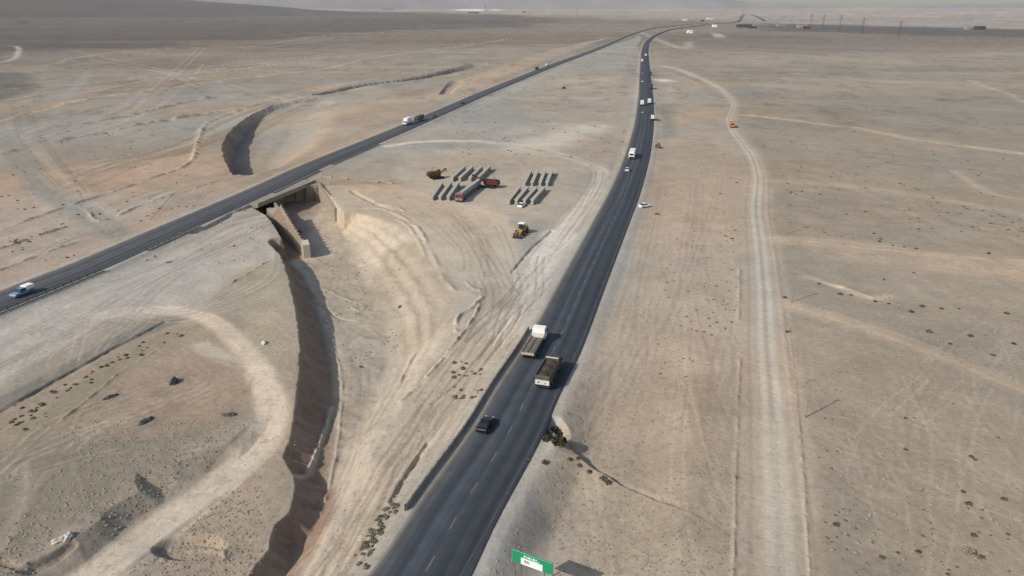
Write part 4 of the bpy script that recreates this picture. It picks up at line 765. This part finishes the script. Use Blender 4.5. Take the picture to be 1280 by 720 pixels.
pts = [(random.gauss(30, 14), random.gauss(525, 9)) for _ in range(14)] + [(25 + t * 200 + random.gauss(0, 6), 520 - t * 108 + random.gauss(0, 5)) for t in np.random.default_rng(3).random(40)]
for l in ON(pts): shrub(l, random.uniform(.35, .9), random.choice(GM), 'olive shrub on the strip below the grey graded road', 'shrubs by the graded road')
# scattered scrub and stones, uncountable
def scatter(name, n, sampler, m, smin, smax, flat=.6):
    pts = []
    while len(pts) < n: pts += sampler(n)
    P = np.array(pts[:n]); z = H(P[:, 0], P[:, 1])
    keep = np.ones(n, bool)
    for Q, w in ((ROAD_R, 7.5), (ROAD_L, 8), (DIRT, 5.5), (LOOPTRACK, 3.5)):
        d, _, _ = pdist(P[:, 0], P[:, 1], Q); keep &= d > w
    P, z = P[keep], z[keep]; n = len(P)
    base = np.array([(1, 0, 0), (0, 1, 0), (-1, 0, 0), (0, -1, 0), (0, 0, 1), (.6, .6, .55), (-.6, .5, .5), (-.5, -.6, .6), (.6, -.5, .5)], float); fc = np.array([(0, 1, 5), (1, 2, 6), (2, 3, 7), (3, 0, 8), (5, 1, 6), (6, 2, 7), (7, 3, 8), (8, 0, 5), (4, 5, 6), (4, 6, 7), (4, 7, 8), (4, 8, 5)])
    s = smin + (smax - smin) * rng.random(n) ** 2.5; V = base[None] * (1 + .5 * (rng.random((n, 9, 3)) - .5)); an = rng.random(n) * 6.283; c, sn = np.cos(an)[:, None], np.sin(an)[:, None]
    X = V[..., 0] * c - V[..., 1] * sn; Y = V[..., 0] * sn + V[..., 1] * c; V = np.stack([X * s[:, None], Y * s[:, None], V[..., 2] * s[:, None] * flat], -1) + np.column_stack([P, z - .03])[:, None]
    Fc = (fc[None] + 9 * np.arange(n)[:, None, None]).reshape(-1, 3); me = bpy.data.meshes.new(name); me.from_pydata(V.reshape(-1, 3).tolist(), [], Fc.tolist()); o = link(name, me, m); return tag(o, kind='stuff')
def in_px(x0, x1, y0, y1, thr=-.05, sc=12):
    def f(n):
        out = []
        for _ in range(n):
            a, b = random.uniform(x0, x1), random.uniform(y0, y1); g = G(a, b); out.append(g)
        A = np.array(out); k = fbm(A[:, 0] / sc, A[:, 1] / sc, 91, 3) > thr; return [tuple(q) for q in A[k]]
    f.deep = (x0 == 372)
    return f
def notrench(f):
    def g(n):
        A = np.array(f(n)); z = H(A[:, 0], A[:, 1]); return [tuple(q) for q in A[z > (-9 if len(A) and f.deep else -3.2)]]
    return g
for nm, cnt, (x0, x1, y0, y1), m, a, b in (('scrub', 1500, (690, 925, 470, 800), FOLG, .04, .22), ('scrub', 800, (1000, 1400, 90, 800), FOL, .06, .30), ('scrub', 1300, (-120, 310, 530, 720), FOLG, .05, .24), ('scrub', 700, (-150, 330, 110, 330), FOL, .2, .7), ('scrub', 500, (560, 800, 60, 200), FOL, .2, .8),
                                     ('gravel', 1600, (400, 650, 240, 720), MUD, .05, .24), ('clods', 3400, (-150, 325, 525, 720), CLOD, .06, .30), ('clods', 1800, (690, 922, 470, 730), CLOD, .06, .28), ('clods', 1500, (985, 1330, 150, 720), CLOD, .10, .42), ('rubble', 500, (372, 500, 285, 420), MUD, .08, .55), ('gravel', 1500, (-100, 330, 590, 800), MUD, .05, .25), ('gravel', 900, (90, 370, 400, 720), MUD, .05, .22), ('scrub', 450, (820, 935, 120, 470), FOL, .1, .4), ('scrub', 900, (900, 1500, 60, 300), FOL, .2, .75)):
    scatter(nm, cnt, notrench(in_px(x0, x1, y0, y1, -.25 if nm == 'clods' else -.05)), m, a, b)
# ---------------------------------------------------------------- far things
def building(px, py, w, dp, h, m, label, rz=0, cat='building', roofm=None):
    g = GF(px, py); z = float(H(np.array([g[0]]), np.array([g[1]]))[0]); t = thing('building', label, cat, (g[0], g[1], z - .5), rz); b = MB().box((0, 0, h / 2), (w, dp, h)).done('wall', m, t)
    MB().box((0, 0, h + .25), (w + .8, dp + .8, .5)).done('roof', roofm or CONCD, t); MB().box((-w * .2, -dp / 2 - .05, 1.6), (w * .18, .1, 3.0)).done('door', STEEL, b)
    for k in range(3): MB().box((w * (.05 + .14 * k), -dp / 2 - .05, h * .6), (w * .09, .1, h * .25)).done('window', GLASS, b)
    return t
DKB = mat('dark_building', (58, 54, 52), .8); building(930, 34.5, 55, 30, 12, DKB, 'large dark building under the far looping road', 0, roofm=DKB); building(940, 35.5, 30, 20, 7, DKB, 'low dark building right of the large dark building', .2, roofm=DKB)
building(862, 41.5, 16, 10, 9, WHITE, 'white building just right of the far highway bend', 0, roofm=WHITE); building(893, 34, 18, 14, 10, WHITE, 'white building standing between the bend and the dark building', 0, roofm=WHITE)
building(856, 25.8, 26, 18, 11, WHITED, 'pale building beyond the merging highways', 0, roofm=WHITED); building(887, 24.5, 40, 20, 12, WHITED, 'pale building above the far highway end', 0, roofm=WHITED)
building(976, 33, 40, 20, 9, CONCD, 'grey building left of the beige yard at the dark belt', 0); building(1002, 35, 34, 20, 12, CONC, 'beige building at the left end of the dark belt', 0); building(1008, 36.3, 22, 14, 9, DKB, 'dark shed right beside the beige building', 0, roofm=DKB)
building(878, 27, 16, 14, 9, DKB, 'small dark hut on the far highway verge', 0, roofm=DKB); building(1215, 36.5, 50, 24, 9, CONCD, 'grey building far off on the right plain', 0); building(1224, 37, 30, 24, 12, DKB, 'dark building far off on the right plain', 0, roofm=DKB)
building(592, 16.8, 110, 40, 12, DKB, 'long dark shed below the white quarry', 0, roofm=DKB); building(484, 11.8, 180, 40, 10, DKB, 'long dark shed on the far left plain edge', 0, roofm=DKB); building(470, 11.2, 120, 40, 8, DKB, 'low dark shed left of the long shed', 0, roofm=DKB); building(655, 15.8, 40, 30, 12, DKB, 'small dark shed right of the white quarry', 0, roofm=DKB)
def pylon(l, h, label, group):
    t = thing('pylon', label, 'pylon', l, random.uniform(-.3, .3), group); b = h * .1; m = MB(); w = h * .0032
    for sx in (-1, 1):
        for sy in (-1, 1): m.cyl((sx * b, sy * b, -1), (sx * .6, sy * .6, h), w, w * .7, 5)
    for k in range(7):
        z0, z1 = h * k / 7, h * (k + 1) / 7; f0, f1 = b + (.6 - b) * k / 7, b + (.6 - b) * (k + 1) / 7
        for s in (-1, 1): m.cyl((-f0, s * f0, z0), (f1, s * f1, z1), w * .6, n=4); m.cyl((s * f0, f0, z0), (s * f1, -f1, z1), w * .6, n=4); m.cyl((f0, s * f0, z0), (-f1, s * f1, z1), w * .6, n=4)
    m.done('lattice_tower', STEEL, t)
    for z in (.68, .8, .92): MB().cyl((-h * .16, 0, h * z), (h * .16, 0, h * z), w, n=5).cyl((-h * .16, 0, h * z), (0, 0, h * (z + .06)), w * .6, n=4).cyl((h * .16, 0, h * z), (0, 0, h * (z + .06)), w * .6, n=4).done('crossarm', STEEL, t)
    return t
for k, (px, py, tp) in enumerate(((1013, 33, 17), (1028, 36, 18), (1049, 39, 18), (1077, 43, 22), (1123, 47, 27), (473, 10, -6), (485, 11, -4), (607, 15.5, 3), (722, 21, 8))):
    g = GF(px, py); r = math.hypot(*g); z = float(H(np.array([g[0]]), np.array([g[1]]))[0]); h = (py - tp) / F * r * .8
    pylon((g[0], g[1], z), h, ['lattice pylon leftmost of the right-hand row', 'lattice pylon second in the right-hand row', 'lattice pylon in the middle of the right-hand row', 'tall lattice pylon fourth in the right-hand row', 'lattice pylon nearest on the right plain', 'lattice pylon over the dark shed on the far left', 'lattice pylon beside the first one on the far left', 'small lattice pylon behind the white quarry', 'lone lattice pylon left of the far highway bend'][k], 'power line pylons on the far plain')
# hills
def hills(name, pts, dist, depth, rgb, seed):
    na, nd = 260, 14; az = np.linspace(math.atan((pts[0][0] - 640) / F / CP), math.atan((pts[-1][0] - 640) / F / CP), na); V = []
    pa = [math.atan((p[0] - 640) / F / CP) for p in pts]; ph = [p[1] for p in pts]
    h = np.interp(az, pa, ph)
    for j in range(nd):
        t = j / (nd - 1); r = dist + depth * (t - .5) ; x, y = r * np.sin(az), r * np.cos(az); prof_ = np.sin(math.pi * t) ** .8
        nz = 1 + (.5 if name == 'hills' else .12) * fbm(x / 900, y / 900, seed, 5); V.append(np.column_stack([x, y, -30 + (h + 30) * prof_ * nz]))
    o = grid_mesh(name, np.concatenate(V), nd, na, mat(name + '_soil', rgb, .95, var=.15, scale=.002)); tag(o, kind='structure')
hills('hills', [(-1500, 420), (0, 430), (300, 400), (600, 360), (760, 320), (860, 230), (900, 170), (1000, 125), (1120, 140), (1280, 175), (1600, 190), (3000, 240)], 13000, 2600, (118, 115, 116), 81)
hills('slope', [(-2500, 330), (-1200, 320), (0, 300), (150, 250), (300, 160), (420, 80), (540, 20), (640, -30)], 8200, 5000, (84, 76, 70), 87)
# ---------------------------------------------------------------- haze
bpy.ops.mesh.primitive_cube_add(size=1); hz = bpy.context.object; hz.name = 'haze'; hz.dimensions = (33000, 33000, 640); hz.location = (0, 0, 300); tag(hz, kind='stuff')
mz = bpy.data.materials.new('haze'); mz.use_nodes = True; nt = mz.node_tree; nt.nodes.clear(); o = nt.nodes.new('ShaderNodeOutputMaterial'); v = nt.nodes.new('ShaderNodeVolumePrincipled'); v.inputs['Color'].default_value = (.93, .955, 1, 1); v.inputs['Density'].default_value = 2.6e-5; v.inputs['Anisotropy'].default_value = 0.0
nt.links.new(v.outputs[0], o.inputs['Volume']); hz.data.materials.append(mz)
# ---------------------------------------------------------------- light, camera
EL, AZ = R(36), R(45)
W = bpy.data.worlds.new('World'); S.world = W; W.use_nodes = True; nt = W.node_tree; bg = nt.nodes['Background']; sk = nt.nodes.new('ShaderNodeTexSky'); sk.sky_type = 'NISHITA'; sk.sun_disc = False
sk.sun_elevation = EL; sk.sun_rotation = math.atan2(-SH.x, -SH.y) ; sk.dust_density = 2.0; sk.air_density = 1.3; nt.links.new(sk.outputs[0], bg.inputs[0]); bg.inputs[1].default_value = .11
sun = bpy.data.lights.new('sun', 'SUN'); sun.energy = 3.65; sun.angle = R(.5); sun.color = (1, .935, .84); so = bpy.data.objects.new('sun', sun); COL.objects.link(so)
sd = Vector((math.cos(EL) * SH.x, math.cos(EL) * SH.y, -math.sin(EL))); so.rotation_euler = sd.to_track_quat('-Z', 'Y').to_euler(); so.location = (-100, -100, 150)
cam = bpy.data.cameras.new('camera'); cam.sensor_width = 36; cam.lens = F / 1280 * 36; cam.clip_end = 60000; cam.clip_start = 1; co = bpy.data.objects.new('camera', cam); COL.objects.link(co); co.location = (0, 0, HC); co.rotation_euler = (math.pi / 2 - PITCH, 0, 0); S.camera = co
S.view_settings.view_transform = 'Standard'; S.view_settings.look = 'None'; S.view_settings.exposure = 0.06; S.view_settings.gamma = 1; S.view_settings.use_curve_mapping = False
S.cycles.use_denoising = True; S.cycles.max_bounces = 4; S.cycles.volume_bounces = 1; S.cycles.diffuse_bounces = 2
